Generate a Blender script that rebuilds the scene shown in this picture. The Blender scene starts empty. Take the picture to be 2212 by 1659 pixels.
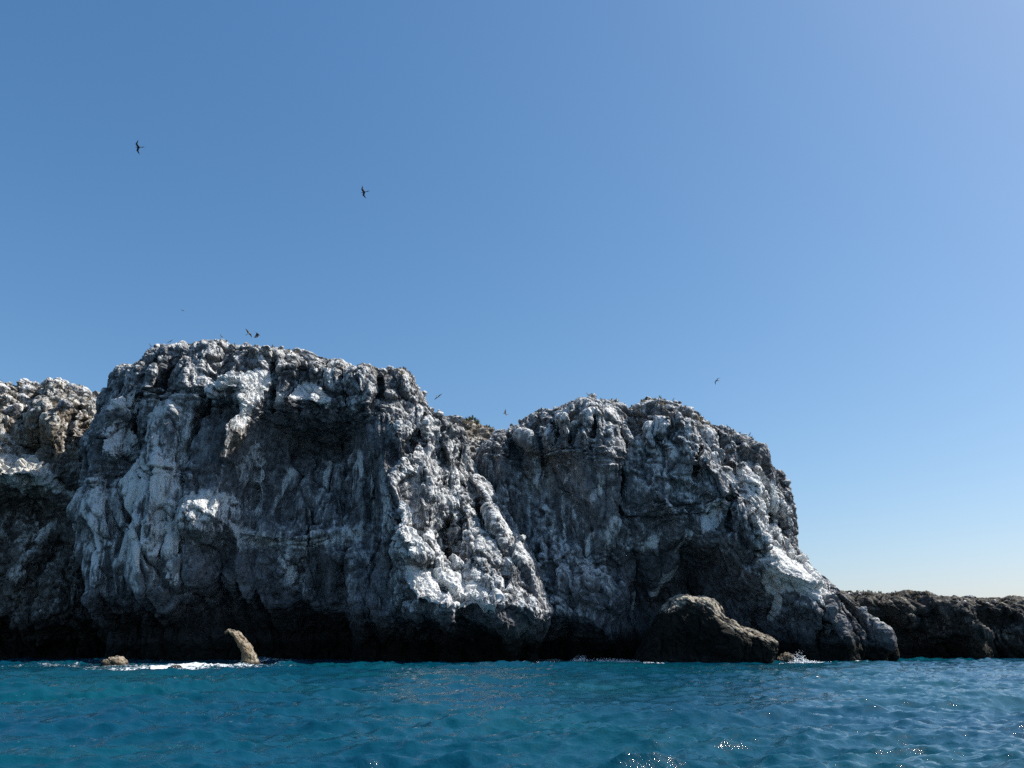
import bpy, math, random
import numpy as np
from mathutils import Vector, Matrix

# ------------------------------------------------------------------ camera, sky, sun, exposure
scene = bpy.context.scene
COL = scene.collection
HC = 2.4                                    # eye height above the sea (small boat)
FP, CX, CY = 1706.0, 1106.0, 829.5          # focal length / centre of the photograph, in 2212-wide units
PITCH = math.atan((1390.0 - CY) / FP)
CP, SP = math.cos(PITCH), math.sin(PITCH)
cam_d = bpy.data.cameras.new('camera')
cam = bpy.data.objects.new('camera', cam_d); COL.objects.link(cam)
cam.location = (0, 0, HC)
cam.rotation_euler = (math.pi / 2 + PITCH, 0, 0)
cam_d.sensor_width = 36.0
cam_d.lens = FP / 2212.0 * 36.0
cam_d.clip_start = 0.1; cam_d.clip_end = 20000
scene.camera = cam
scene.cycles.use_denoising = False

SUN_AZ, SUN_EL = math.radians(79), math.radians(52)      # azimuth to the right of the view direction (+Y)
SD = Vector((math.cos(SUN_EL) * math.sin(SUN_AZ), math.cos(SUN_EL) * math.cos(SUN_AZ), math.sin(SUN_EL)))
world = bpy.data.worlds.new('World'); scene.world = world; world.use_nodes = True
wn = world.node_tree; wn.nodes.clear()
sky = wn.nodes.new('ShaderNodeTexSky'); sky.sky_type = 'NISHITA'; sky.sun_disc = False
sky.sun_elevation = SUN_EL; sky.sun_rotation = SUN_AZ
sky.altitude = 0; sky.air_density = 1.0; sky.dust_density = 1.0; sky.ozone_density = 8.0
bgn = wn.nodes.new('ShaderNodeBackground'); bgn.inputs['Strength'].default_value = 0.106
wout = wn.nodes.new('ShaderNodeOutputWorld')
sepw = wn.nodes.new('ShaderNodeSeparateColor'); comw = wn.nodes.new('ShaderNodeCombineColor')
wn.links.new(sky.outputs[0], sepw.inputs[0])
KS = 0.1457
for i, (a_, g_) in enumerate(((1.28, 1.20), (0.96, 0.94), (0.865, 0.78))):      # film response of the sky colour, the same in every direction
    pw = wn.nodes.new('ShaderNodeMath'); pw.operation = 'POWER'; pw.inputs[1].default_value = g_
    ml = wn.nodes.new('ShaderNodeMath'); ml.operation = 'MULTIPLY'; ml.inputs[1].default_value = a_ * KS ** (g_ - 1)
    wn.links.new(sepw.outputs[i], pw.inputs[0]); wn.links.new(pw.outputs[0], ml.inputs[0]); wn.links.new(ml.outputs[0], comw.inputs[i])
wn.links.new(comw.outputs[0], bgn.inputs[0]); wn.links.new(bgn.outputs[0], wout.inputs[0])
sun_d = bpy.data.lights.new('sun', 'SUN'); sun_d.energy = 5.0; sun_d.angle = math.radians(0.53); sun_d.color = (1.0, 0.955, 0.88)
sun = bpy.data.objects.new('sun', sun_d); COL.objects.link(sun)
sun.rotation_euler = SD.to_track_quat('Z', 'Y').to_euler(); sun.location = (60, 40, 80)
vs = scene.view_settings
vs.view_transform = 'Standard'; vs.look = 'None'; vs.exposure = 0.56; vs.gamma = 1.0; vs.use_curve_mapping = False

# ------------------------------------------------------------------ helpers
def W2(px, py, Y):
    """photograph point (2212-wide units) at depth Y -> world X, Z"""
    px = np.asarray(px, float); py = np.asarray(py, float)
    r = (px - CX) / FP; u = (CY - py) / FP
    t = Y / (CP - u * SP)
    return r * t, HC + (SP + u * CP) * t

def P3(px, py, Y):
    x, z = W2(px, py, Y); return Vector((float(x), Y, float(z)))

def sstep(a, b, x):
    t = np.clip((x - a) / (b - a), 0, 1); return t * t * (3 - 2 * t)

def tag(o, label=None, cat=None, group=None, kind=None):
    if label: o['label'] = label
    if cat: o['category'] = cat
    if group: o['group'] = group
    if kind: o['kind'] = kind
    return o

def mesh_obj(name, V, Fc, mat, smooth=True, parent=None):
    me = bpy.data.meshes.new(name)
    V = np.asarray(V, np.float32); Fc = np.asarray(Fc, np.int32)
    k = Fc.shape[1]
    me.vertices.add(len(V)); me.vertices.foreach_set('co', V.ravel())
    me.loops.add(Fc.size); me.loops.foreach_set('vertex_index', Fc.ravel())
    me.polygons.add(len(Fc))
    me.polygons.foreach_set('loop_start', np.arange(0, Fc.size, k, dtype=np.int32))
    me.polygons.foreach_set('loop_total', np.full(len(Fc), k, np.int32))
    me.update(calc_edges=True)
    me.polygons.foreach_set('use_smooth', np.full(len(Fc), smooth, bool))
    if mat: me.materials.append(mat)
    o = bpy.data.objects.new(name, me); COL.objects.link(o)
    if parent: o.parent = parent
    return o

def hsh(ix, iy, iz, seed):
    h = ix.astype(np.uint32) * np.uint32(374761393) + iy.astype(np.uint32) * np.uint32(668265263) \
        + iz.astype(np.uint32) * np.uint32(2147483647) + np.uint32((seed * 3266489917) & 0xffffffff)
    h ^= h >> np.uint32(13); h *= np.uint32(1274126177); h ^= h >> np.uint32(16)
    h *= np.uint32(2246822519); h ^= h >> np.uint32(15)
    return h

def vnoise(P, seed=0):
    """smooth value noise in -1..1 at points P (n,3)"""
    P = np.asarray(P, np.float32)
    I = np.floor(P).astype(np.int32); f = P - I
    f = f * f * f * (f * (f * 6 - 15) + 10)
    out = np.zeros(len(P), np.float32)
    for dx in (0, 1):
        wx = f[:, 0] if dx else 1 - f[:, 0]
        for dy in (0, 1):
            wxy = wx * (f[:, 1] if dy else 1 - f[:, 1])
            for dz in (0, 1):
                wt = wxy * (f[:, 2] if dz else 1 - f[:, 2])
                out += wt * (hsh(I[:, 0] + dx, I[:, 1] + dy, I[:, 2] + dz, seed).astype(np.float32) * np.float32(2 / 4294967295.0) - 1)
    return out

def fbm(P, oct=4, seed=0, gain=0.5):
    s = 0; a = 1.0; t = 0
    P = np.asarray(P, np.float32)
    for i in range(oct):
        s = s + a * vnoise(P * np.float32(2.03 ** i) + 17.3 * i, seed + i); t += a; a *= gain
    return s / t

def worley(P, seed=0, jit=0.9, second=False):
    P = np.asarray(P, np.float32)
    I = np.floor(P).astype(np.int32); f = P - I
    d1 = np.full(len(P), 9, np.float32); d2 = d1.copy()
    k = np.float32(1 / 65535.0)
    for dx in (-1, 0, 1):
        for dy in (-1, 0, 1):
            for dz in (-1, 0, 1):
                h = hsh(I[:, 0] + dx, I[:, 1] + dy, I[:, 2] + dz, seed)
                h2 = h * np.uint32(2654435761); h2 ^= h2 >> np.uint32(15)
                ax = (h & np.uint32(65535)).astype(np.float32) * k
                ay = (h >> np.uint32(16)).astype(np.float32) * k
                az = (h2 & np.uint32(65535)).astype(np.float32) * k
                d = (dx + .5 + (ax - .5) * jit - f[:, 0]) ** 2 + (dy + .5 + (ay - .5) * jit - f[:, 1]) ** 2 + (dz + .5 + (az - .5) * jit - f[:, 2]) ** 2
                if second:
                    d2 = np.minimum(d2, np.maximum(d, d1))
                d1 = np.minimum(d1, d)
    return (np.sqrt(d1), np.sqrt(d2)) if second else np.sqrt(d1)

def facets(P, seed=0, jit=0.9):
    """blocky fracture: every cell is a plane of its own tilt and offset"""
    P = np.asarray(P, np.float32)
    I = np.floor(P).astype(np.int32); f = P - I
    d1 = np.full(len(P), 9, np.float32); d2 = d1.copy(); hh = np.zeros(len(P), np.float32)
    k = np.float32(1 / 65535.0)
    for dx in (-1, 0, 1):
        for dy in (-1, 0, 1):
            for dz in (-1, 0, 1):
                h = hsh(I[:, 0] + dx, I[:, 1] + dy, I[:, 2] + dz, seed)
                h2 = h * np.uint32(2654435761); h2 ^= h2 >> np.uint32(15)
                ax = (h & np.uint32(65535)).astype(np.float32) * k - .5
                ay = (h >> np.uint32(16)).astype(np.float32) * k - .5
                az = (h2 & np.uint32(65535)).astype(np.float32) * k - .5
                of = (h2 >> np.uint32(16)).astype(np.float32) * k - .5
                vx, vy, vz = f[:, 0] - (dx + .5 + ax * jit), f[:, 1] - (dy + .5 + ay * jit), f[:, 2] - (dz + .5 + az * jit)
                d = vx * vx + vy * vy + vz * vz
                m = d < d1
                hh = np.where(m, of * .5 + 2.1 * (ay * vx + az * vy + of * vz + .55 * ax * vz), hh)
                d2 = np.where(m, d1, np.minimum(d2, d)); d1 = np.where(m, d, d1)
    return hh, np.sqrt(d2) - np.sqrt(d1)

def surface_nets(g, org, h):
    """g > 0 inside. Returns verts, quads"""
    nx, ny, nz = g.shape
    s = g > 0
    cells = np.zeros((nx - 1, ny - 1, nz - 1), np.uint8)
    for a in (0, 1):
        for b in (0, 1):
            for c in (0, 1):
                cells += s[a:nx - 1 + a, b:ny - 1 + b, c:nz - 1 + c]
    act = (cells > 0) & (cells < 8)
    idx = np.full(act.shape, -1, np.int32)
    ci = np.argwhere(act); n = len(ci)
    idx[act] = np.arange(n, dtype=np.int32)
    acc = np.zeros((n, 3), np.float32); cnt = np.zeros(n, np.float32)
    corners = [(a, b, c) for a in (0, 1) for b in (0, 1) for c in (0, 1)]
    gv = {k: g[ci[:, 0] + k[0], ci[:, 1] + k[1], ci[:, 2] + k[2]] for k in corners}
    for k in corners:
        for ax in range(3):
            if k[ax] == 0:
                k2 = list(k); k2[ax] = 1; k2 = tuple(k2)
                a, b = gv[k], gv[k2]
                m = (a > 0) != (b > 0)
                t = np.where(m, a / np.where(m, a - b, 1), 0)
                p = np.array(k, np.float32)[None, :].repeat(n, 0); p[:, ax] = t
                acc += p * m[:, None]; cnt += m
    V = (ci + acc / cnt[:, None]) * h + np.asarray(org, np.float32)
    quads = []
    def q(m, off):
        e = np.argwhere(m) + np.array(off)
        return e
    # x edges
    for ax in range(3):
        sl0 = [slice(1, -1)] * 3; sl1 = [slice(1, -1)] * 3
        sl0[ax] = slice(0, -1); sl1[ax] = slice(1, None)
        A, B = s[tuple(sl0)], s[tuple(sl1)]
        for inside_first in (True, False):
            m = (A & ~B) if inside_first else (~A & B)
            e = np.argwhere(m)
            if not len(e): continue
            off = np.ones(3, int); off[ax] = 0
            e = e + off
            u, v = [(1, 2), (2, 0), (0, 1)][ax]
            def at(du, dv):
                c = e.copy(); c[:, u] -= du; c[:, v] -= dv
                return idx[c[:, 0], c[:, 1], c[:, 2]]
            Q = np.stack([at(1, 1), at(0, 1), at(0, 0), at(1, 0)], 1)
            if not inside_first: Q = Q[:, ::-1]
            quads.append(Q)
    return V, np.concatenate(quads)

def vnormals(V, Q):
    n = np.cross(V[Q[:, 2]] - V[Q[:, 0]], V[Q[:, 3]] - V[Q[:, 1]])
    N = np.zeros_like(V)
    for k in range(4): 
        for a in range(3): N[:, a] += np.bincount(Q[:, k], n[:, a], len(V))
    return N / (np.linalg.norm(N, axis=1, keepdims=True) + 1e-9)

def smooth_pts(pts, n=2):
    pts = np.asarray(pts, float)
    return pts

# ------------------------------------------------------------------ materials
def new_mat(name):
    m = bpy.data.materials.new(name); m.use_nodes = True
    nt = m.node_tree; nt.nodes.clear()
    out = nt.nodes.new('ShaderNodeOutputMaterial'); b = nt.nodes.new('ShaderNodeBsdfPrincipled')
    nt.links.new(b.outputs[0], out.inputs[0])
    return m, nt, b

class NT:
    def __init__(s, nt): s.nt = nt; s.L = nt.links
    def n(s, t, **kw):
        x = s.nt.nodes.new(t)
        for k, v in kw.items(): setattr(x, k, v)
        return x
    def set(s, sock, v):
        if hasattr(v, 'is_linked') or hasattr(v, 'links'): s.L.new(v, sock)
        else: sock.default_value = v
    def math(s, op, a, b=0.0, clamp=False):
        x = s.n('ShaderNodeMath', operation=op); x.use_clamp = clamp
        s.set(x.inputs[0], a); s.set(x.inputs[1], b); return x.outputs[0]
    def mapr(s, v, a, b, c=0.0, d=1.0):
        x = s.n('ShaderNodeMapRange'); x.interpolation_type = 'SMOOTHSTEP'
        s.set(x.inputs[0], v)
        for i, q in enumerate((a, b, c, d)): x.inputs[i + 1].default_value = q
        return x.outputs[0]
    def noise(s, vec, scale, detail=5, rough=0.55, dist=0.0):
        x = s.n('ShaderNodeTexNoise'); s.L.new(vec, x.inputs['Vector'])
        x.inputs['Scale'].default_value = scale; x.inputs['Detail'].default_value = detail
        x.inputs['Roughness'].default_value = rough; x.inputs['Distortion'].default_value = dist
        return x.outputs[0]
    def mapping(s, vec, scale, loc=(0, 0, 0), rot=(0, 0, 0)):
        x = s.n('ShaderNodeMapping'); s.L.new(vec, x.inputs[0])
        x.inputs['Scale'].default_value = scale; x.inputs['Location'].default_value = loc; x.inputs['Rotation'].default_value = rot
        return x.outputs[0]
    def mix(s, f, a, b):
        x = s.n('ShaderNodeMix', data_type='RGBA'); s.set(x.inputs[0], f); s.set(x.inputs[6], a); s.set(x.inputs[7], b)
        return x.outputs[2]

def rock_material(name, dark, mid, white, tan):
    m, nt, b = new_mat(name); T = NT(nt)
    pos = T.n('ShaderNodeNewGeometry').outputs['Position']
    att = T.n('ShaderNodeAttribute', attribute_name='paint')
    sep = T.n('ShaderNodeSeparateColor'); T.L.new(att.outputs['Color'], sep.inputs[0])
    R, G, B = sep.outputs[0], sep.outputs[1], sep.outputs[2]
    n_big = T.noise(pos, 0.22, 6, 0.6)
    n_mid = T.noise(pos, 1.1, 8, 0.65)
    n_fin = T.noise(pos, 5.0, 6, 0.6)
    n_str = T.math('ADD', T.math('MULTIPLY', T.noise(T.mapping(pos, (1.3, 1.3, 0.055)), 1.0, 4, 0.55, 0.5), .65), T.math('MULTIPLY', T.noise(T.mapping(pos, (4.2, 4.2, 0.16)), 1.0, 4, 0.6, 0.3), .35))
    # bare rock colour
    rv = T.math('ADD', T.math('MULTIPLY', n_mid, 0.6), T.math('MULTIPLY', n_big, 0.4))
    rock = T.mix(T.mapr(rv, 0.36, 0.66), (*dark, 1), (*mid, 1))
    rock = T.mix(T.math('MULTIPLY', G, T.mapr(n_mid, 0.3, 0.65)), rock, (*tan, 1))
    # guano, with painted sun and shade in the same mask
    wv = T.math('ADD', R, T.math('MULTIPLY', T.math('SUBTRACT', n_mid, 0.5), 0.7))
    wv = T.math('ADD', wv, T.math('MULTIPLY', T.math('SUBTRACT', n_str, 0.5), 2.7))
    wv = T.math('ADD', wv, T.math('MULTIPLY', T.math('SUBTRACT', n_fin, 0.5), 1.0))
    wm = T.math('ADD', T.math('MULTIPLY', T.mapr(wv, 0.18, 0.62), .34), T.math('MULTIPLY', T.mapr(wv, 0.50, 0.86), .66))
    wcol = T.mix(T.mapr(n_big, 0.35, 0.65), (*white, 1), (white[0] * .86, white[1] * .87, white[2] * .86, 1))
    col = T.mix(wm, rock, wcol)
    # tide-washed rock with algae, plus shade painted into caves and the hump rock
    col = T.mix(T.math('MULTIPLY', B, T.mapr(n_mid, 0.2, 0.5, 0.75, 1.0)), col, (0.012, 0.013, 0.010, 1))
    T.L.new(col, b.inputs['Base Color'])
    b.inputs['Roughness'].default_value = 0.92
    b.inputs['Specular IOR Level'].default_value = 0.25
    vor = T.n('ShaderNodeTexVoronoi'); T.L.new(pos, vor.inputs['Vector']); vor.inputs['Scale'].default_value = 1.9
    hgt = T.math('ADD', T.math('MULTIPLY', n_fin, 0.75), T.math('MULTIPLY', n_mid, 0.7))
    hgt = T.math('SUBTRACT', hgt, T.math('MULTIPLY', vor.outputs['Distance'], 0.25))
    bp = T.n('ShaderNodeBump'); bp.inputs['Strength'].default_value = 0.9; bp.inputs['Distance'].default_value = 0.45
    T.L.new(hgt, bp.inputs['Height']); T.L.new(bp.outputs[0], b.inputs['Normal'])
    return m

ROCK = rock_material('cliff_rock', (0.050, 0.052, 0.057), (0.23, 0.235, 0.247), (0.73, 0.73, 0.72), (0.20, 0.145, 0.085))
ROCK_WARM = rock_material('tan_rock', (0.046, 0.042, 0.038), (0.20, 0.182, 0.158), (0.64, 0.62, 0.58), (0.235, 0.19, 0.135))
ROCK_TAN = rock_material('sunlit_tan_rock', (0.05, 0.040, 0.028), (0.20, 0.16, 0.11), (0.42, 0.37, 0.30), (0.24, 0.18, 0.105))
ROCK_DARK = rock_material('dark_rock', (0.018, 0.018, 0.018), (0.072, 0.071, 0.069), (0.45, 0.40, 0.32), (0.24, 0.17, 0.09))  # low base tone shared by the ridge and shore rocks

# ------------------------------------------------------------------ cliff sculptor
class Cliff:
    def __init__(s, Y, poly, vox, rd, ry, depth, seed, zlow=-2.5, crest=0.85, rib=1.0, ribs=1.0):
        s.Y, s.h, s.depth, s.seed = Y, vox, depth, seed
        x, z = W2([p[0] for p in poly], [p[1] for p in poly], Y + crest * ry * np.clip((1427 - np.array([p[1] for p in poly], float)) / 300, 0, 1))
        s.poly = np.stack([x, z], 1)
        s.x0 = x.min() - 2.0; s.x1 = x.max() + 2.0; s.z0 = max(zlow, z.min()) - 0.01; s.z1 = z.max() + 2.0
        s.nx = int((s.x1 - s.x0) / vox) + 1; s.nz = int((s.z1 - s.z0) / vox) + 1
        gx = s.x0 + np.arange(s.nx) * vox; gz = s.z0 + np.arange(s.nz) * vox
        s.X, s.Z = np.meshgrid(gx, gz, indexing='ij')
        wob = s._n2(0.35, seed) * 0.5 + s._n2(0.11, seed + 5) * 0.8
        s.din = s.inside(s.poly)
        xx = (s.X + .25 * s.Z) / 5.5 * rib
        cr = fbm(np.stack([xx.ravel(), np.full(xx.size, seed * 1.7), s.Z.ravel() * .03], 1), 2, seed + 8).reshape(xx.shape)
        q = np.clip(s.din / (rd * np.clip(1.0 + 1.0 * cr, .45, 1.7)), 0, 1)
        s.off = ry * (1 - np.sqrt(np.clip(1 - (1 - q) ** 2, 0, 1)))
        s.F = np.zeros_like(s.X)
        if ribs:
            for lx, lz, am, k in ((8.5, 30.0, 1.9, 1), (3.9, 16.0, .95, 2), (1.7, 8.0, .35, 3)):
                q_ = np.stack([((s.X + .16 * s.Z + 1.6 * wob) / lx).ravel(), np.full(s.X.size, seed * 2.1 + k), (s.Z / lz).ravel()], 1)
                n_ = vnoise(q_, seed + 20 + k).reshape(s.X.shape)
                s.F -= ribs * am * (np.abs(n_) ** .75 * 2.2 - .8)
        z_ = np.zeros_like(s.X)
        s.w, s.tan, s.dark, s.flute, s.rough = z_.copy(), z_.copy(), z_.copy(), z_.copy(), np.ones_like(z_)
    def _n2(s, sc, seed):
        return fbm(np.stack([s.X.ravel() * sc, np.full(s.X.size, seed * 3.7), s.Z.ravel() * sc], 1), 3, seed).reshape(s.X.shape)
    def pts(s, P):
        x, z = W2([p[0] for p in P], [p[1] for p in P], s.Y); return np.stack([x, z], 1)
    def inside(s, poly):
        """signed distance, positive inside"""
        X, Z = s.X, s.Z
        d = np.full(X.shape, 1e9); ins = np.zeros(X.shape, bool)
        n = len(poly)
        for i in range(n):
            a, b = poly[i], poly[(i + 1) % n]
            e = b - a; L = max(e @ e, 1e-9)
            t = np.clip(((X - a[0]) * e[0] + (Z - a[1]) * e[1]) / L, 0, 1)
            d = np.minimum(d, (X - a[0] - t * e[0]) ** 2 + (Z - a[1] - t * e[1]) ** 2)
            if a[1] != b[1]:
                c = ((a[1] > Z) != (b[1] > Z)) & (X < (b[0] - a[0]) * (Z - a[1]) / (b[1] - a[1]) + a[0])
                ins ^= c
        return np.where(ins, 1, -1) * np.sqrt(d)
    def line(s, P):
        """distance, side (+ = image right when walking the line downwards), fraction along, end overshoot"""
        p = s.pts(P); X, Z = s.X, s.Z
        seg = np.linalg.norm(np.diff(p, axis=0), axis=1); tot = seg.sum(); acc = 0
        best = np.full(X.shape, 1e9); side = np.zeros(X.shape); fr = np.zeros(X.shape)
        for i in range(len(p) - 1):
            a, b = p[i], p[i + 1]; e = b - a; L = max(e @ e, 1e-9)
            t = np.clip(((X - a[0]) * e[0] + (Z - a[1]) * e[1]) / L, 0, 1)
            dx, dz = X - a[0] - t * e[0], Z - a[1] - t * e[1]
            d = dx * dx + dz * dz; m = d < best
            best = np.where(m, d, best)
            sd = e[0] * (Z - a[1]) - e[1] * (X - a[0])
            side = np.where(m, np.sign(sd), side)
            fr = np.where(m, (acc + t * seg[i]) / tot, fr); acc += seg[i]
        return np.sqrt(best), side, fr, tot
    M = 0.0645                                # metres per photograph unit at the face
    def base(s, C, sig=42):
        p = s.pts([(c[0], c[1]) for c in C]); v = np.array([c[2] for c in C], float)
        sg = sig * s.M * s.Y / 110
        num = np.zeros_like(s.X); den = np.full(s.X.shape, 1e-12)
        for (x, z), o in zip(p, v):
            k = np.exp(-((s.X - x) ** 2 + (s.Z - z) ** 2) / (2 * sg * sg)) + 1e-9
            num += k * o; den += k
        s.F += num / den
    def ridge(s, P, amp, wl, wr=None, tent=True, taper=0.25):
        wr = wl if wr is None else wr
        d, sd, fr, tot = s.line(P); k = s.M * s.Y / 110
        wd = np.where(sd < 0, wl, wr) * k
        q = d / wd
        prof = np.clip(1 - q, 0, 1) if tent else np.exp(-q * q * 1.5)
        ta = np.clip(np.minimum(fr, 1 - fr) / taper, 0, 1) if taper > 0 else 1
        s.F -= amp * prof * (0.35 + 0.65 * ta if taper else 1)
    def crack(s, P, depth, w):
        d, sd, fr, tot = s.line(P); k = s.M * s.Y / 110
        wob = 0.6 + 0.5 * s._n2(0.9, s.seed + 31)
        s.F += 2.1 * depth * np.exp(-(d / (1.05 * w * k)) ** 2) * np.clip(np.minimum(fr, 1 - fr) / 0.15, 0.1, 1) * np.clip(wob + .4, 0.2, 1.5)
    def blob(s, c, rx, ry, amp, rot=0, pw=0.6):
        p = s.pts([c])[0]; k = s.M * s.Y / 110
        x, z = s.X - p[0], s.Z - p[1]; a = math.radians(rot); ca, sa = math.cos(a), math.sin(a)
        x, z = x * ca + z * sa, -x * sa + z * ca
        q = (x / (rx * k)) ** 2 + (z / (ry * k)) ** 2
        s.F -= amp * np.clip(1 - q, 0, 1) ** pw
    def lip(s, P, amp, ramp, fade=None, up=0.0, upd=30, wob=1.0):
        """overhang: below the line (left to right) the face steps back; above it bulges by up"""
        p = s.pts(P); k = s.M * s.Y / 110
        zl = np.interp(s.X[:, 0], p[:, 0], p[:, 1])[:, None] + wob * s._n2(0.25, s.seed + 77)
        if fade is None: zl = zl - 3.2 * np.abs(vnoise(np.stack([(s.X / 2.6).ravel(), np.full(s.X.size, 3.3), np.zeros(s.X.size)], 1), s.seed + 66).reshape(s.X.shape)) + 1.0
        xm = sstep(p[0, 0] - 1.0, p[0, 0] + 1.0, s.X) * sstep(-p[-1, 0] - 1.0, -p[-1, 0] + 1.0, -s.X)
        b = zl - s.Z
        f = sstep(0, ramp * k, b)
        if fade: f = f * (1 - sstep(0, fade * k, b - ramp * k))
        s.F += amp * f * xm
        if up: s.F -= up * np.exp(-np.clip(-b, 0, None) / (upd * k)) * (b <= 0) * xm + up * (b > 0) * np.exp(-np.clip(b, 0, None) / (0.5 * ramp * k)) * xm
    def facet(s, P, off, tx=0, tz=0, soft=12):
        p = s.pts(P); k = s.M * s.Y / 110
        d = s.inside(p) + 0.8 * s._n2(0.6, s.seed + 55)
        m = sstep(-soft * k * .5, soft * k * .5, d)
        c = p.mean(0)
        s.F += m * (off + tx * (s.X - c[0]) + tz * (s.Z - c[1]))
    def paint(s, ch, P, v, soft=20, line=None):
        """line=None: polygon; else stroke half-width"""
        k = s.M * s.Y / 110; A = getattr(s, ch)
        if line is None: m = sstep(-soft * k * .5, soft * k * .5, s.inside(s.pts(P)))
        else:
            d, _, fr, _ = s.line(P); m = (1 - sstep(line * k * .5, line * k * 1.3, d)) * np.clip((1.02 - fr) / .5, .25, 1)
        A[:] = A + m * v if ch != 'rough' else A * (1 - m) + v * m
    def sample(s, A, x, z):
        u = np.clip((x - s.x0) / s.h, 0, s.nx - 1.001); v = np.clip((z - s.z0) / s.h, 0, s.nz - 1.001)
        i = u.astype(int); j = v.astype(int); a = u - i; b = v - j
        return A[i, j] * (1 - a) * (1 - b) + A[i + 1, j] * a * (1 - b) + A[i, j + 1] * (1 - a) * b + A[i + 1, j + 1] * a * b
    def face_y(s, x, z):
        return s.Y + s.sample(s.F + s.off, np.array([x]), np.array([z]))[0]
    def build(s, name, mat, lumps=((6.5, .45), (1.3, .06)), blocks=((5.2, .9), (2.4, .34), (1.1, .17), (.55, .10)), fine=.11, joint=1.2, flu=.75, tide=1.0, big=1.0, up_white=.16, white_noise=.0):
        Fy = s.Y + s.F + s.off
        y0 = min(Fy[s.din > 0].min() - 1.5, s.Y - 4); y1 = s.Y + s.depth
        ny = int((y1 - y0) / s.h) + 1
        gy = (y0 + np.arange(ny) * s.h).astype(np.float32)
        sl = np.sqrt(1 + np.clip(np.gradient(Fy, s.h, axis=0), -3, 3) ** 2 + np.clip(np.gradient(Fy, s.h, axis=1), -3, 3) ** 2).astype(np.float32)
        g = (gy[None, :, None] - Fy[:, None, :].astype(np.float32)) / sl[:, None, :]
        np.minimum(g, s.din[:, None, :].astype(np.float32), out=g)
        np.minimum(g, (y1 - 0.5 - gy)[None, :, None], out=g)
        g[0] = g[-1] = -1; g[:, 0] = g[:, -1] = -1; g[:, :, -1] = -1; g[:, :, 0] = -1
        V, Q = surface_nets(g, (s.x0, y0, s.z0), s.h); del g
        keep = ~((V[Q, 1] > y1 - 1.2).all(1) | (V[Q, 2] < s.z0 + 2 * s.h).all(1))     # the island side that is never seen
        Q = Q[keep]; used = np.zeros(len(V), bool); used[Q] = True
        ren = np.cumsum(used) - 1; V = V[used]; Q = ren[Q]
        N = vnormals(V, Q)
        x, z = V[:, 0], V[:, 2]
        fl = s.sample(s.flute, x, z); ro = s.sample(s.rough, x, z)
        ro = ro * (.55 + .45 * sstep(.2, 2.5, s.sample(s.din, x, z)))
        zs = (1 - 0.72 * np.clip(fl, 0, 1))
        P = V.copy()
        wv = np.stack([vnoise(V * .31, s.seed + 1), vnoise(V * .31, s.seed + 2), vnoise(V * .31, s.seed + 3)], 1)
        P = P + wv * 0.9; P[:, 2] *= zs
        # shear so that beds and joints run slightly tilted
        P[:, 0] += 0.30 * P[:, 2]
        front = V[:, 1] < s.Y + s.depth * 0.8
        D = big * 0.9 * fbm(V * np.float32(1 / 9.0), 3, s.seed + 11)
        D0 = D.copy()
        for i, (lam, amp) in enumerate(lumps):
            f1 = np.zeros(len(V), np.float32)
            f1[front] = worley(P[front] / np.float32(lam), s.seed + 40 + i)
            D = D + amp * (0.55 - f1 * f1) * (0.35 + 0.65 * ro) * (1 - .35 * fl)
        for i, (lam, amp) in enumerate(blocks):
            hh = np.zeros(len(V), np.float32); ed = np.ones(len(V), np.float32)
            hh[front], ed[front] = facets(P[front] / np.float32(lam) * np.array([1, 1, .72], np.float32), s.seed + 140 + i)
            D = D + amp * (hh - .5 * np.exp(-ed / .07)) * (0.3 + 0.7 * ro) * (1 - .55 * fl)
        # steep joints
        J = V * np.float32(1 / 4.6); J[:, 0] += .16 * V[:, 2] / 4.6 * 2; J[:, 2] *= .30
        _, je = facets(J + wv * .22, s.seed + 200)
        D = D - joint * np.exp(-je / .045) * (.35 + .65 * vnoise(V * .17, s.seed + 201)).clip(0, 1)
        # water-worn fluting
        fq = V * np.array([1 / 1.9, 1 / 1.9, 1 / 11.0], np.float32); fq[:, 0] += .10 * V[:, 2] / 1.9
        D = D + flu * (np.abs(vnoise(fq + wv * .35, s.seed + 210)) - .3) * (.3 + .9 * fl) + .45 * flu * (np.abs(vnoise(fq * 2.3 + wv * .5, s.seed + 211)) - .3) * (.3 + .9 * fl)
        rn = 1 - np.abs(fbm(P * np.float32(1 / 2.2), 4, s.seed + 70)) * 2.2
        D = D - 0.32 * np.clip(rn - .35, 0, 1) * (0.4 + .6 * ro)
        D = D + fine * 2.2 * ro * fbm(P * np.float32(1 / .75), 3, s.seed + 90, .6)
        dirn = N.copy(); dirn[:, 1] -= 0.35; dirn /= np.linalg.norm(dirn, axis=1, keepdims=True)
        D = D + .12 * big
        near = np.clip((V[:, 2] + 3) / 2, 0, 1)
        V2 = V + dirn * (D * near)[:, None]
        N2 = vnormals(V2, Q)
        upf = np.clip(N2[:, 2], -1, 1)
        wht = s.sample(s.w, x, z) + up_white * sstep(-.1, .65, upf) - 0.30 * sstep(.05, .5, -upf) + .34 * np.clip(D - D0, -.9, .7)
        tn = s.sample(s.tan, x, z)
        dk = s.sample(s.dark, x, z) + sstep(3.2 * tide, 0.6 * tide, V[:, 2] + .8 * tide * fbm(V * .3, 2, 5)) 
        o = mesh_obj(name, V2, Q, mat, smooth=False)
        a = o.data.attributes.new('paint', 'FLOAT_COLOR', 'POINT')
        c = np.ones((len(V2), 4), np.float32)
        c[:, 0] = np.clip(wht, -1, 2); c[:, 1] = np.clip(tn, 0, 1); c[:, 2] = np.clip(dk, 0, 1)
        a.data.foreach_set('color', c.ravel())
        s.V, s.N, s.obj = V2, N2, o
        return o

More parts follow.
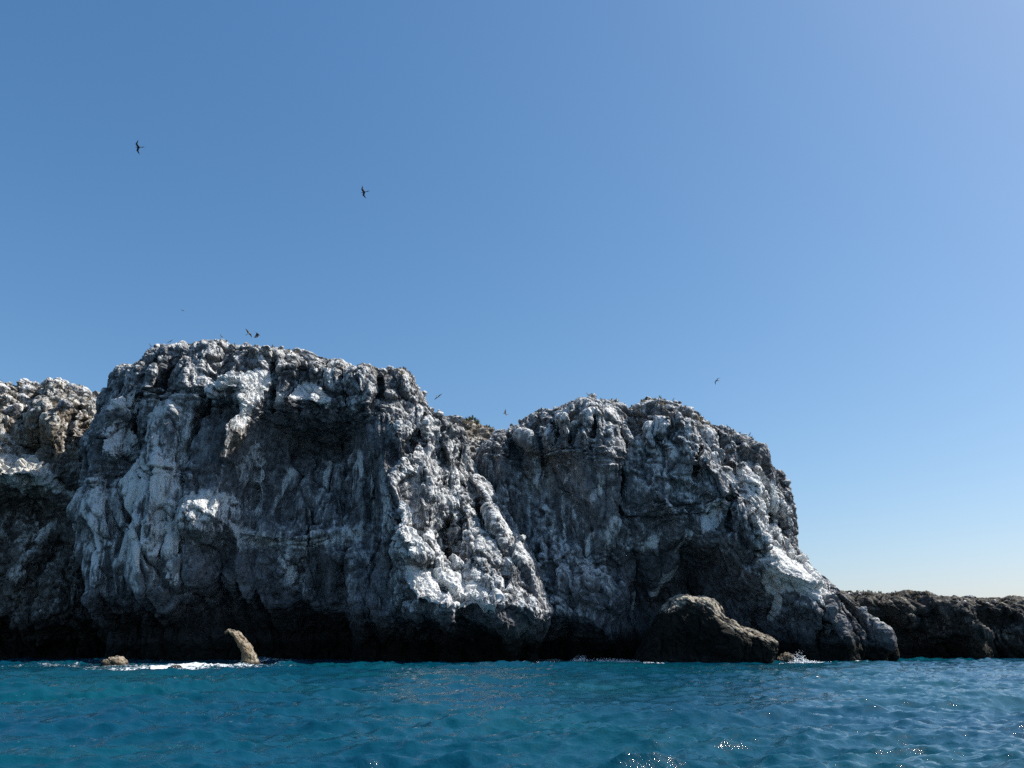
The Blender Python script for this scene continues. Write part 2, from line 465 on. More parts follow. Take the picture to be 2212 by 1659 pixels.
# ------------------------------------------------------------------ the tall left headland
VOX = 0.20
mp = [(207,851),(213,815),(219,799),(233,784),(244,780),(255,775),(264,780),(274,777),(282,779),(290,773),(304,759),(321,747),(343,748),(367,746),(389,752),(406,745),
      (428,742),(452,744),(477,740),(493,747),(521,747),(545,751),(576,756),(600,760),(630,763),(655,763),(674,770),(704,778),(721,783),(740,786),
      (756,799),(781,800),(819,799),(841,801),(880,808),(896,823),(910,841),(921,865),(937,871),(962,889),(976,906),(998,919),(1006,950),
      (1008,972),(1022,1004),(1033,1026),(1050,1043),(1060,1062),(1071,1088),(1095,1116),(1104,1148),(1122,1168),(1146,1194),(1162,1224),(1170,1262),
      (1193,1305),(1187,1338),(1172,1370),(1160,1500),(120,1500),(130,1420),(150,1360),(172,1310),(188,1270),(184,1235),(170,1210),(160,1180),
      (155,1150),(158,1100),(161,1010),(166,962),(185,930),(200,885)]
A = Cliff(110.0, mp, VOX, rd=5.0, ry=4.6, depth=18, seed=3)
A.base([(200,850,2),(175,1000,1.0),(172,1200,1.5),(250,900,-.5),(300,800,.6),(300,1000,-1),(270,1120,-1.2),(300,1220,-1.6),(380,800,.4),(365,950,-1.4),(370,1040,-2.2),(340,1060,-1.8),(350,1160,-2.0),(430,850,.3),
        (455,900,.8),(455,960,1.2),(450,1030,1.0),(480,980,.6),(400,1200,-1.6),(308,935,1.8),(300,905,1.4),(215,960,-.6),(230,1040,-1.0),(450,800,0),(540,780,0),(530,850,-2.4),(500,930,-1.6),(480,1030,-.8),(470,1120,-1.8),(538,930,-2.6),(545,890,-2.8),(514,1000,-1.4),
        (600,800,1.2),(650,800,1.4),(650,850,1.0),(620,845,1.2),(700,850,.8),(590,850,1.2),(760,830,.4),(840,830,.4),(790,870,.2),(880,850,.6),
        (610,930,7.2),(680,930,8.4),(750,930,7.4),(600,1010,5.6),(680,1020,6.6),(760,1020,6.2),(575,1080,3.8),(640,1100,4.8),(720,1110,5.0),(780,1090,4.8),
        (560,1150,1.0),(640,1160,1.4),(720,1150,1.2),(770,1150,0.8),
        (835,930,-0.6),(845,1000,-2.0),(835,1070,-2.2),(870,960,-2.2),(890,1030,-2.6),(860,1110,-4.0),(880,1170,-5.2),(900,1230,-6.0),(950,1290,-6.6),
        (930,920,.6),(960,960,1.4),(990,1010,2.2),(940,1040,-0.6),(1000,1080,1.2),(930,1110,-2.4),(960,1150,-2.6),(1030,1120,1.4),(1060,1160,.6),(1090,1200,-.2),
        (1010,1180,-1.6),(1040,1240,-2.6),(1120,1240,-.8),(1150,1290,-2.4),(1080,1300,-4.6),(1000,1240,-2.6),(1130,1330,-3.4),(1180,1320,-1),
        (760,1210,.2),(800,1250,-1.6),(840,1300,-2.6),(880,1320,-3.4),(650,1220,3.6),(560,1220,2.8),(700,1270,4.0),(580,1290,3.6),(470,1220,1.2),(460,1290,1.4),
        (360,1270,.2),(260,1290,.6),(200,1300,1.2)], sig=30)
# sea cave along the foot
A.lip([(100,1300),(180,1280),(240,1250),(330,1285),(380,1265),(470,1220),(560,1290),(640,1280),(700,1300),(760,1325),(830,1345),(870,1325),(930,1330),(965,1345),(1050,1322),(1130,1330),(1200,1340)],
      8.5, 75, up=.7, upd=18, wob=.8)
# block with the white top and the hollow below it
A.facet([(620,872),(632,846),(644,828),(668,824),(700,842),(724,864),(720,896),(700,905),(640,892)], -2.4, 0.25, 0.9, 10)
A.lip([(575,885),(590,890),(640,893),(700,905),(730,898),(750,905)], 2.6, 30, fade=150, up=.3, upd=10, wob=.3)
A.blob((655,795), 60, 26, 0.9); A.blob((735,815), 40, 24, 0.9, -20); A.blob((790,838), 34, 30, .8)
# white shoulder and the sunlit edge that falls from it
A.facet([(474,856),(500,836),(530,822),(546,804),(562,800),(566,814),(556,838),(545,860),(520,864),(485,868)], -1.7, .35, .6, 12)
A.facet([(556,812),(574,830),(564,880),(550,925),(532,965),(517,1008),(503,1008),(518,955),(534,915),(545,870)], -1.7, .9, .2, 8)
A.ridge([(566,800),(557,832),(549,880),(536,922),(522,960),(511,1003)], 1.6, 60, 30, taper=.1)
A.lip([(455,868),(520,872),(548,878)], 1.6, 12, fade=70, wob=.3)
# left half: ribs and gullies
for P, d, w in [([(343,752),(333,788),(319,812),(311,851),(301,878),(288,906),(285,944),(285,972),(277,1013),(258,1045)], 2.4, 7),
                ([(389,760),(378,782),(365,807),(351,834),(348,873),(340,900),(326,933),(312,970)], 1.7, 6),
                ([(496,760),(485,791),(474,818),(458,862),(433,911),(422,952),(414,993),(408,1040),(408,1081),(406,1136),(404,1175),(384,1231)], 2.2, 7),
                ([(592,770),(591,807),(590,850),(580,900)], 3.0, 7), ([(735,800),(742,850),(748,905)], 2.4, 6), ([(652,791),(638,821),(627,859)], 1.6, 5), ([(819,806),(821,862),(817,900)], 1.1, 4),
                ([(258,1045),(263,1062),(277,1095),(296,1136),(310,1180)], 1.6, 7), ([(338,1040),(344,1075),(340,1120),(330,1180)], 1.6, 6),
                ([(232,1080),(245,1120),(262,1170),(256,1210)], 1.2, 6), ([(372,1100),(376,1160),(362,1215)], 1.0, 5),
                ([(912,875),(907,917),(890,966),(882,1000)], 1.8, 6), ([(965,1108),(962,1140),(962,1171),(968,1212)], 3.2, 9), ([(1000,1100),(990,1143),(979,1190)], 1.6, 5),
                ([(1094,1150),(1094,1176),(1095,1230),(1088,1300)], 1.5, 5), ([(948,900),(946,950),(958,1000),(950,1060)], 1.3, 6),
                ([(985,940),(980,1000),(1000,1060)], 1.0, 5), ([(1030,1060),(1035,1110),(1050,1150)], 1.2, 6), ([(700,1000),(696,1060),(690,1110)], .9, 6),
                ([(760,960),(755,1040),(750,1120)], 1.2, 6), ([(640,1000),(610,1060),(590,1120)], .9, 7), ([(560,960),(540,1040),(530,1110)], 1.0, 7),
                ([(800,960),(806,1040),(800,1120)], 1.2, 6)]:
    A.crack(P, d, w)
for P, a, wl, wr in [([(270,870),(262,920),(268,960),(250,1010)], 1.3, 30, 18), ([(330,860),(355,930),(330,1000)], .7, 26, 26), ([(375,900),(370,1000),(360,1100),(350,1200)], 1.2, 26, 30),
                     ([(305,1000),(290,1040),(300,1090)], 1.3, 34, 34), ([(440,940),(430,1020),(425,1090)], .9, 16, 36),
                     ([(300,1100),(320,1170),(330,1240),(326,1290)], 1.3, 16, 16), ([(210,1100),(222,1180),(215,1250)], 1.3, 20, 22), ([(390,1180),(384,1240),(390,1300)], 1.4, 18, 20),
                     ([(868,850),(872,900),(866,950),(884,1000),(858,1045),(848,1085),(845,1120),(870,1160),(905,1190),(905,1235)], 2.4, 22, 60),
                     ([(890,860),(930,930),(960,1000),(975,1080)], 1.2, 20, 26), ([(1000,1000),(1040,1070),(1080,1150),(1120,1220)], 1.2, 22, 22),
                     ([(620,1180),(600,1230),(610,1280)], 1.5, 30, 30), ([(720,1180),(710,1240),(700,1290)], 1.4, 26, 26), ([(515,1160),(512,1210),(505,1260)], 1.2, 20, 20)]:
    A.ridge(P, a, wl, wr)
A.ridge([(478,1045),(490,1090),(488,1130),(472,1185)], 3.0, 62, 20, taper=.35)
A.facet([(420,1128),(455,1080),(492,1078),(490,1120),(468,1160)], -.5, .35, .45, 16)
A.lip([(405,1140),(430,1150),(470,1178),(500,1150)], 1.6, 14, fade=90, wob=.2)
A.facet([(240,985),(246,935),(276,925),(280,960),(276,985),(258,1000)], -.8, .4, .55, 8)
A.facet([(250,905),(265,865),(292,860),(300,882),(285,905)], -.8, .5, .5, 8)
A.lip([(230,1000),(285,990)], .8, 10, fade=60, wob=.2)
for P, a, wl, wr in [([(600,930),(590,1000),(575,1080),(560,1140)], 1.5, 20, 26), ([(665,940),(655,1010),(640,1080),(630,1150)], 1.6, 22, 24), ([(725,945),(715,1020),(700,1090),(690,1140)], 1.5, 22, 20),
                     ([(780,930),(775,1000),(770,1080),(768,1140)], 1.7, 20, 18), ([(838,900),(845,960),(840,1040),(835,1090)], 1.6, 26, 16), ([(770,1190),(760,1250),(745,1310)], 1.6, 26, 24), ([(840,1190),(820,1250),(810,1320),(805,1350)], 1.8, 26, 26),
                     ([(560,1180),(550,1240),(548,1290)], 1.5, 20, 20), ([(660,1200),(655,1260),(640,1310)], 1.5, 22, 22), ([(440,1200),(430,1260),(430,1300)], 1.4, 18, 18), ([(260,1200),(255,1260),(262,1310)], 1.4, 18, 16),
                     ([(225,900),(210,980),(205,1080)], 1.2, 22, 24), ([(420,780),(410,840),(395,900)], 1.3, 26, 16), ([(305,770),(290,820),(275,880)], 1.3, 26, 14), ([(360,765),(345,810),(330,850)], 1.3, 12, 12), ([(530,765),(515,800),(500,840)], 1.2, 20, 26),
                     ([(690,785),(680,815)], .9, 20, 16), ([(780,805),(785,850),(790,890)], 1.2, 22, 18)]:
    A.ridge(P, a, wl, wr)
for P, a, wl, wr in [([(905,870),(925,930),(930,1000),(925,1060)], 1.5, 16, 26), ([(955,905),(965,960),(985,1020),(1000,1080)], 1.4, 16, 24), ([(915,1080),(935,1130),(945,1190),(940,1225)], 1.6, 18, 26), ([(1000,1085),(1020,1140),(1035,1200),(1040,1250)], 1.7, 16, 28),
                     ([(1050,1080),(1075,1140),(1095,1200),(1110,1260)], 1.5, 16, 24), ([(1110,1200),(1135,1250),(1155,1310)], 1.5, 18, 22), ([(875,1100),(890,1150),(880,1200)], 1.2, 18, 18), ([(970,1230),(985,1270),(990,1330),(985,1365)], 1.7, 16, 16)]:
    A.ridge(P, a, wl, wr)
A.facet([(862,830),(910,845),(1010,950),(1110,1150),(1200,1340),(900,1330),(870,1180),(850,1080),(870,1000)], .4, .30, .22, 70)
# ledge across the hollow and the terrace on the buttress
A.ridge([(520,1150),(580,1152),(640,1160),(700,1150),(760,1140)], 1.3, 14, 10, taper=.1)
A.facet([(880,1250),(910,1238),(960,1245),(1010,1268),(1060,1290),(1090,1300),(1080,1318),(1030,1312),(960,1322),(900,1300)], -1.6, .15, .8, 14)
A.blob((985,1310), 22, 40, 1.5); A.blob((1150,1320), 40, 24, 1.6); A.blob((900,1210), 36, 34, 1.2)
A.blob((850,1150), 30, 40, 1.0); A.blob((930,1080), 30, 40, 1.0); A.blob((905,1010), 28, 36, .8); A.blob((1080,1250), 36, 40, .8)
A.lip([(850,1190),(900,1215),(955,1228)], 1.5, 12, fade=50, wob=.3)
A.paint('w', [(880,860),(930,890),(1000,980),(1100,1160),(1170,1300),(1060,1300),(940,1220),(880,1120),(860,1090),(890,1010)], .04, 40)
# surface character and guano, with some sunlit and shaded tone painted in
A.paint('flute', [(150,1040),(420,1040),(420,1330),(140,1330)], .8, 60); A.paint('flute', [(540,900),(830,900),(830,1180),(500,1180)], .8, 60)
A.paint('flute', [(300,860),(560,860),(520,1130),(280,1130)], .45, 50)
A.paint('rough', [(150,1000),(230,960),(330,1040),(420,930),(520,1000),(540,1340),(150,1340)], .5, 110); A.paint('rough', [(560,930),(700,960),(830,920),(840,1340),(520,1340)], .5, 110)
A.paint('rough', [(860,800),(1000,900),(1200,1340),(880,1340),(830,1100)], 1.25, 40)
A.w += .27
A.paint('w', [(560,900),(820,890),(830,1000),(820,1130),(540,1130),(530,1010)], -.12, 40); A.paint('w', [(430,1195),(860,1190),(850,1340),(430,1330)], -.20, 40)  # thinner white paints deeper shade into the hollow and the wall below
A.paint('w', [(210,760),(600,745),(900,810),(870,900),(560,870),(440,900),(210,900)], .10, 50)  # paler crest, some of its sunlight put in as white
A.paint('w', [(330,880),(400,870),(420,920),(410,1080),(395,1200),(360,1260),(290,1250),(250,1180),(250,1060),(290,990)], .34, 40)
A.paint('w', [(160,1080),(240,1050),(250,1180),(215,1250),(170,1200)], .26, 40)
A.paint('w', [(190,1120),(225,1105),(225,1200),(205,1235),(190,1180)], .4, 14)
A.paint('w', [(262,1060),(275,1000),(300,985),(330,1010),(340,1060),(330,1100),(270,1100)], .30, 16)
A.paint('w', [(474,856),(500,836),(530,822),(546,804),(562,800),(566,814),(556,838),(545,860),(520,862),(485,866)], .75, 8)  # guano here and on the block is whitened to look sunlit
A.paint('w', [(566,820),(552,880),(538,922),(520,962),(508,1003)], .85, line=15)  # sunlight on the falling edge painted as a white stroke
A.paint('w', [(630,862),(644,826),(668,822),(724,862),(718,888),(696,880),(660,868)], 1.0, 6); A.paint('w', [(586,862),(600,852),(616,852),(612,866),(590,868)], .8, 5)
A.paint('w', [(408,1135),(432,1085),(455,1068),(510,1072),(512,1100),(484,1180),(462,1165)], .42, 20)
A.paint('w', [(240,1000),(246,925),(280,920),(284,985)], .42, 12); A.paint('w', [(250,900),(266,860),(300,858),(296,890)], .5, 12)
A.paint('w', [(870,830),(905,850),(960,900),(1000,960),(1060,1070),(1110,1170),(1165,1260),(1185,1320),(1100,1320),(900,1310),(885,1240),(840,1130),(850,1060),(880,1010),(860,950)], .18, 30)
A.paint('w', [(830,1110),(870,1090),(930,1110),(960,1180),(950,1220),(890,1220),(850,1170)], .2, 30)
A.paint('w', [(895,1235),(960,1240),(1090,1300),(1070,1318),(960,1318),(900,1290)], .6, 14)
A.paint('w', [(500,1125),(560,1140),(640,1160),(720,1145),(775,1130),(790,1150),(740,1175),(640,1180),(520,1175)], .42, 16)
A.paint('w', [(590,1200),(640,1190),(650,1250),(600,1270)], .3, 20); A.paint('w', [(760,1200),(800,1180),(830,1200),(790,1230)], .3, 20)
for P, v, wd in [([(560,960),(545,1050),(535,1120)], .6, 8), ([(610,1000),(595,1060),(560,1130)], .6, 7), ([(690,960),(680,1040),(650,1110)], .6, 7), ([(770,960),(775,1020),(776,1040)], .7, 6),
                 ([(790,950),(800,1010),(798,1090),(795,1140)], .7, 4), ([(745,950),(735,1020),(730,1080)], .6, 6), ([(766,870),(762,900),(757,915)], .6, 6), ([(830,1000),(838,1100),(830,1170)], .45, 8),
                 ([(372,1010),(372,1100),(365,1180)], .55, 9), ([(290,1110),(310,1170),(318,1240)], .45, 10), ([(330,1180),(322,1230),(320,1262)], .4, 10), ([(395,1100),(390,1180),(380,1240)], .35, 10),
                 ([(510,1140),(512,1180),(510,1220)], .6, 6), ([(600,1200),(615,1240),(630,1260)], .4, 12), ([(385,1235),(395,1270)], .5, 12), ([(315,1265),(316,1290)], .5, 9)]:
    A.paint('w', P, v, line=wd)
A.paint('w', [(440,880),(520,880),(505,1070),(420,1060)], -.22, 30); A.paint('w', [(800,930),(862,950),(860,1080),(810,1090)], -.30, 24)
A.paint('w', [(580,895),(820,890),(800,960),(560,985)], -.40, 30)  # white taken off under the block to darken the shaded hollow
A.paint('w', [(100,1290),(330,1290),(700,1290),(850,1330),(1200,1345),(1200,1500),(100,1500)], -.9, 30)
A.paint('w', [(420,1190),(580,1190),(560,1300),(400,1290)], -.25, 40)
A.paint('dark', [(60,1330),(700,1320),(850,1355),(1250,1365),(1250,1520),(60,1520)], .8, 50)  # wet algae foot, with the sea cave's shade darkened into it
A.paint('tan', [(540,895),(560,895),(545,960),(520,1000),(510,1000)], .8, 10); A.paint('tan', [(500,745),(900,790),(890,820),(500,770)], .35, 16)
left_cliff = A.build('sea_cliff', ROCK)
tag(left_cliff, 'tallest sea cliff, white-streaked, with a white block above a dark hollow', 'cliff')

# ------------------------------------------------------------------ right headland with its sloping spur
rp = [(1000,1500),(1000,1040),(1033,983),(1055,953),(1072,939),(1091,934),(1107,923),(1124,914),(1132,901),(1148,892),(1162,892),(1173,890),(1190,896),(1203,888),(1217,877),(1233,873),
      (1266,866),(1280,871),(1305,868),(1329,873),(1348,881),(1365,876),(1392,876),(1422,879),(1458,885),(1491,899),(1518,914),(1546,922),(1576,928),(1610,943),
      (1640,961),(1668,984),(1674,1003),(1690,1022),(1711,1050),(1714,1075),(1727,1105),(1730,1135),(1734,1175),(1737,1184),(1754,1202),(1762,1224),(1781,1232),(1803,1246),(1825,1268),
      (1839,1279),(1856,1298),(1880,1318),(1905,1335),(1928,1360),(1944,1400),(1953,1424),(1958,1500)]
rp = [(x_ + 9 * min(1, max(0, (y_ - 985) / 80)), y_ + 4) if x_ > 1560 and 920 < y_ < 1200 else (x_, y_) for x_, y_ in rp]
B = Cliff(118.0, rp, VOX, rd=8.5, ry=9.0, depth=20, seed=9)
B.base([(1040,1000,0),(1080,960,0),(1140,920,-.5),(1140,980,1.6),(1080,1050,1.5),(1160,1040,2.2),(1220,900,.2),(1220,980,.2),(1240,1040,1.6),(1300,900,.2),(1300,980,-.2),(1290,1060,1.2),
        (1120,1130,2.2),(1200,1130,2.0),(1290,1140,1.4),(1360,900,0),(1380,980,-.6),(1380,1060,-.2),(1360,1140,.6),(1440,920,-.2),(1450,980,-1.2),(1450,1050,-1.6),(1440,1120,-1.2),
        (1520,960,-.6),(1540,1020,-1.6),(1540,1090,-3.0),(1560,1150,-3.2),(1600,1000,-.2),(1610,1060,-1.4),(1610,1130,-2.4),(1620,1200,-2.6),(1670,1060,1),(1690,1120,2.2),(1710,1150,3),
        (1180,1210,1.0),(1250,1240,-.6),(1300,1290,-.4),(1200,1300,-.2),(1340,1220,3.0),(1420,1220,4.5),(1500,1230,5),(1560,1240,3.5),(1610,1250,0),(1400,1300,7),(1500,1300,8),(1580,1300,7),
        (1660,1200,0),(1700,1200,1.0),(1690,1240,-2.0),(1740,1240,-.6),(1740,1290,-2.2),(1680,1290,-1.4),(1660,1330,2),(1720,1340,-1.8),(1780,1280,-1),(1790,1340,-3),(1840,1320,-.4),(1860,1370,-3),(1900,1370,-1.6),(1920,1410,-2.4),(1750,1400,-1.6)], sig=32)
B.lip([(1000,1330),(1120,1330),(1200,1345),(1260,1330),(1330,1350)], 6.5, 50, up=.3, upd=14)
B.lip([(1318,1260),(1360,1195),(1420,1175),(1480,1160),(1530,1150),(1580,1190),(1620,1240),(1655,1250)], 3.6, 120, up=.3, upd=30, wob=1.2)
B.lip([(1640,1290),(1680,1300),(1720,1310),(1790,1320)], 3.0, 40, wob=.5)
B.lip([(1095,930),(1130,945),(1180,970),(1240,1000)], 1.8, 24, fade=110, wob=.4)
B.lip([(1390,1095),(1440,1112),(1452,1125)], 1.6, 16, fade=70, wob=.4)
B.lip([(1440,1030),(1490,1050),(1530,1075)], 1.4, 16, fade=60, wob=.4)
B.lip([(1395,970),(1460,955),(1500,975)], 1.3, 22, fade=60, wob=.4)
B.lip([(1480,1092),(1540,1090),(1552,1105)], 2.2, 18, fade=70, wob=.3)
for P, d, w in [([(1346,884),(1340,928),(1348,961),(1346,1010),(1340,1065),(1336,1140),(1330,1190)], 1.8, 5), ([(1511,961),(1502,989),(1496,1010),(1495,1049)], 1.7, 4),
                ([(1560,1055),(1562,1110),(1560,1165)], 1.7, 5), ([(1190,905),(1205,930),(1202,965)], 1.4, 4), ([(1225,910),(1232,940),(1228,970)], 1.6, 4), ([(1680,1090),(1672,1130),(1650,1180),(1645,1220)], 2.2, 7),
                ([(1285,900),(1275,960),(1272,990)], 1.2, 5), ([(1560,950),(1575,1000),(1590,1050)], .7, 4), ([(1625,990),(1640,1040),(1650,1100)], .8, 5), ([(1590,1080),(1600,1140),(1625,1190)], 1.1, 5),
                ([(1834,1276),(1850,1310),(1872,1350),(1890,1390)], 2.0, 6), ([(1780,1250),(1778,1290),(1770,1340),(1768,1410)], 2.2, 6), ([(1410,900),(1420,960),(1440,1000)], .9, 5)]:
    B.crack(P, d, w)
for P, a, wl, wr in [([(1845,1282),(1880,1325),(1910,1370),(1935,1420)], 2.6, 14, 30), ([(1790,1240),(1820,1290),(1845,1340),(1860,1390)], 1.8, 18, 24), ([(1440,940),(1480,985),(1530,1040),(1545,1090)], 1.3, 30, 14),
                     ([(1390,1050),(1430,1090),(1452,1120)], 1.2, 24, 14), ([(1570,980),(1610,1040),(1650,1080)], 1.3, 18, 30), ([(1570,1070),(1600,1130),(1640,1190),(1652,1245)], 1.6, 20, 20),
                     ([(1390,1190),(1360,1250),(1340,1310),(1335,1350)], 1.4, 16, 12), ([(1210,900),(1222,930),(1225,960)], .9, 12, 12), ([(1170,905),(1182,940),(1180,980)], .9, 12, 12),
                     ([(1480,1190),(1440,1250),(1410,1300)], 1.2, 16, 16), ([(1540,1130),(1520,1180),(1500,1230)], 1.1, 16, 16)]:
    B.ridge(P, a, wl, wr)
B.facet([(1648,1225),(1668,1185),(1710,1190),(1745,1205),(1762,1228),(1775,1262),(1740,1275),(1690,1250),(1670,1260)], -2.2, .45, .8, 12)
B.facet([(1200,1240),(1250,1235),(1300,1262),(1330,1300),(1300,1320),(1240,1290)], -.8, .2, .5, 14)
B.facet([(1560,950),(1680,1000),(1740,1120),(1740,1190),(1650,1230),(1580,1140),(1550,1050)], .3, .28, .25, 60)
B.blob((1480,1000), 45, 40, .8); B.blob((1600,1110), 34, 40, .8); B.blob((1420,1080), 36, 30, .8); B.blob((1310,1010), 34, 44, .5)
B.paint('flute', [(1050,980),(1340,1000),(1340,1200),(1080,1230)], .8, 50); B.paint('flute', [(1330,1120),(1560,1100),(1600,1300),(1330,1400)], .7, 50)
B.paint('rough', [(1040,960),(1400,1000),(1420,1220),(1060,1250)], .55, 50); B.paint('rough', [(1330,1180),(1640,1180),(1640,1420),(1330,1420)], .4, 50)
B.paint('rough', [(1560,940),(1740,1050),(1760,1260),(1560,1240)], 1.2, 40)
B.w += .27
B.paint('w', [(1120,930),(1270,860),(1600,930),(1740,1100),(1700,1150),(1600,1060),(1480,1000),(1330,970),(1200,950)], .12, 50)  # upper slope whitened to add light to its colour
B.paint('w', [(1100,930),(1270,866),(1600,935),(1740,1100),(1740,1180),(1640,1220),(1560,1100),(1440,1130),(1380,1060),(1330,960),(1180,950)], .14, 50)
B.paint('w', [(1550,1000),(1690,1020),(1735,1120),(1660,1230),(1570,1140)], .16, 30)
B.paint('w', [(1640,1245),(1662,1183),(1730,1188),(1780,1228),(1800,1280),(1765,1305),(1700,1275),(1660,1285)], 1.0, 16)
B.paint('rough', [(1645,1235),(1664,1185),(1720,1188),(1765,1222),(1782,1262),(1750,1290),(1690,1262)], .35, 16)
B.paint('w', [(1520,1095),(1560,1090),(1535,1150),(1505,1160)], .7, 14); B.paint('w', [(1400,1160),(1430,1150),(1425,1175),(1390,1185)], .9, 10)
for P, v, wd in [([(1300,1050),(1270,1090),(1262,1120)], .5, 9), ([(1278,1155),(1272,1190),(1265,1235)], .6, 6), ([(1180,1090),(1195,1100),(1200,1180)], .45, 8), ([(1115,1130),(1118,1160),(1116,1180)], .5, 4),
                 ([(1160,980),(1165,1020),(1150,1070)], .40, 10), ([(1220,1130),(1215,1180),(1212,1220)], .4, 6), ([(1150,1160),(1152,1200)], .45, 5), ([(1480,1215),(1450,1240),(1420,1285),(1415,1320)], 1.2, 7),
                 ([(1385,1270),(1388,1300),(1384,1330)], 1.1, 4), ([(1680,1290),(1686,1320),(1688,1350)], 1.2, 5), ([(1560,1180),(1566,1220)], .4, 6), ([(1330,1120),(1310,1160),(1316,1200)], .3, 12), ([(1240,1090),(1236,1150)], .35, 6),
                 ([(1490,1150),(1470,1190)], .7, 8), ([(1740,1290),(1745,1320)], .5, 5)]:
    B.paint('w', P, v, line=wd)
B.paint('w', [(1100,940),(1170,960),(1160,1010),(1060,1040)], -.2, 20); B.paint('w', [(1250,1020),(1340,1040),(1330,1110),(1250,1120)], -.2, 30)
B.paint('w', [(1330,1200),(1500,1180),(1640,1270),(1640,1300),(1700,1310),(1960,1380),(1960,1520),(1000,1520),(1000,1345),(1330,1345)], -.34, 30)
B.paint('w', [(1000,1350),(1700,1350),(1960,1400),(1960,1520),(1000,1520)], -.6, 30)
B.paint('w', [(1780,1240),(1960,1420),(1960,1520),(1760,1500)], -.22, 14)
B.paint('tan', [(1140,960),(1200,980),(1200,1060),(1120,1060)], .5, 30); B.paint('tan', [(1200,885),(1560,890),(1560,935),(1200,920)], .4, 20)
B.paint('dark', [(980,1375),(1640,1360),(1960,1400),(1980,1520),(980,1520)], .8, 40); B.paint('dark', [(1400,1200),(1560,1200),(1600,1380),(1380,1380)], .35, 60)  # wet foot; the second patch paints shade into the arched cave
right_cliff = B.build('sea_cliff', ROCK)
tag(right_cliff, 'rounded sea cliff right of the gap, with arched cave and white spur', 'cliff')

# ------------------------------------------------------------------ rubble-topped cliff at the left edge of the picture
lp = [(-260,1500),(-260,850),(-160,826),(-90,820),(-40,816),(0,812),(16,810),(47,805),(60,807),(79,802),(96,806),(121,808),(145,812),(162,823),(175,834),(189,847),(203,852),(260,875),(320,920),(320,1500)]
L = Cliff(122.0, lp, .27, rd=9, ry=10, depth=20, seed=21, crest=.6)
L.base([(-200,850,2),(0,850,3),(100,830,4),(180,870,3),(0,900,1),(60,890,1.4),(150,900,1.5),(30,960,3.6),(90,970,3.6),(150,960,1.5),(0,1010,-1.5),(60,1015,-1.5),(110,1030,0),(150,1060,1),(40,1090,3.5),(100,1100,3.5),
        (0,1170,1),(70,1160,.5),(130,1160,1.5),(30,1250,0),(90,1240,0),(150,1250,3),(0,1310,2),(80,1310,3),(-200,1000,1),(-200,1200,1)], sig=34)
L.lip([(-260,1320),(0,1325),(100,1330),(200,1310),(320,1300)], 7, 60, up=.4, upd=16)
L.facet([(-60,1040),(-40,1000),(30,985),(60,980),(100,1005),(110,1040),(60,1040)], -2.6, .2, 1.0, 14)
L.lip([(-100,1040),(0,1045),(60,1040),(150,1075)], 2.2, 40, fade=130, wob=.5)
L.lip([(20,945),(60,930),(110,935),(125,960)], 2.4, 24, fade=90, wob=.5)
for P, d, w in [([(95,880),(75,920),(50,960)], 1.6, 8), ([(140,870),(135,920),(140,980)], 1.4, 8), ([(30,860),(25,920),(10,970)], 1.4, 8), ([(105,1150),(92,1200),(70,1250)], 1.6, 7)]: L.crack(P, d, w)
for P, a, wl, wr in [([(95,1140),(75,1190),(45,1240),(30,1290)], 1.5, 16, 20), ([(120,900),(118,960),(120,1000)], 1.0, 16, 22)]: L.ridge(P, a, wl, wr)
L.w += .22
L.paint('w', [(-60,1050),(-40,990),(60,980),(110,1010),(150,1070),(60,1050)], .8, 14); L.paint('w', [(-260,850),(60,800),(200,850),(160,940),(60,900),(-260,920)], .16, 40)  # ledge whitened so its colour carries the sunlight
L.paint('w', [(-20,950),(20,930),(10,1000),(-20,1000)], .4, 16)
L.paint('w', [(30,935),(120,940),(130,1000),(30,985)], -.35, 20); L.paint('w', [(-260,1060),(200,1080),(200,1500),(-260,1500)], -.12, 30)
for P, v, wd in [([(90,1140),(70,1180),(50,1230)], .5, 8), ([(100,1215),(80,1250),(55,1300)], .45, 10), ([(60,1230),(30,1280)], .4, 8), ([(0,1160),(40,1165),(80,1160)], .35, 10)]: L.paint('w', P, v, line=wd)
L.paint('tan', [(-260,820),(200,850),(160,990),(-260,990)], .75, 40)
L.paint('dark', [(-260,1335),(320,1330),(320,1520),(-260,1520)], .8, 40)
far_left = L.build('sea_cliff', ROCK_WARM, lumps=((4.2, .6), (1.6, .2)), blocks=((3.4, .8), (1.6, .45), (.8, .24)), fine=.12)
tag(far_left, 'tan rubble-topped sea cliff cut off by the left edge of the picture', 'cliff')

# ------------------------------------------------------------------ hill in the gap, low ridge on the right
hp = [(930,1500),(930,912),(965,910),(1000,918),(1020,922),(1045,927),(1083,936),(1115,948),(1150,965),(1200,990),(1200,1500)]
Hh = Cliff(142.0, hp, .4, rd=10, ry=18, depth=34, seed=33)
Hh.w += .16; Hh.tan += .7
Hh.blob((1010,990), 34, 30, 2.0); Hh.blob((1050,960), 26, 20, 1.5)
gap_hill = Hh.build('hillside', ROCK_WARM, lumps=((4.5, 1.0), (2.0, .5)), blocks=((3.0, .8), (1.5, .5)), fine=.1)
tag(gap_hill, 'tan rocky hillside in the gap between the two tall cliffs', 'hillside')

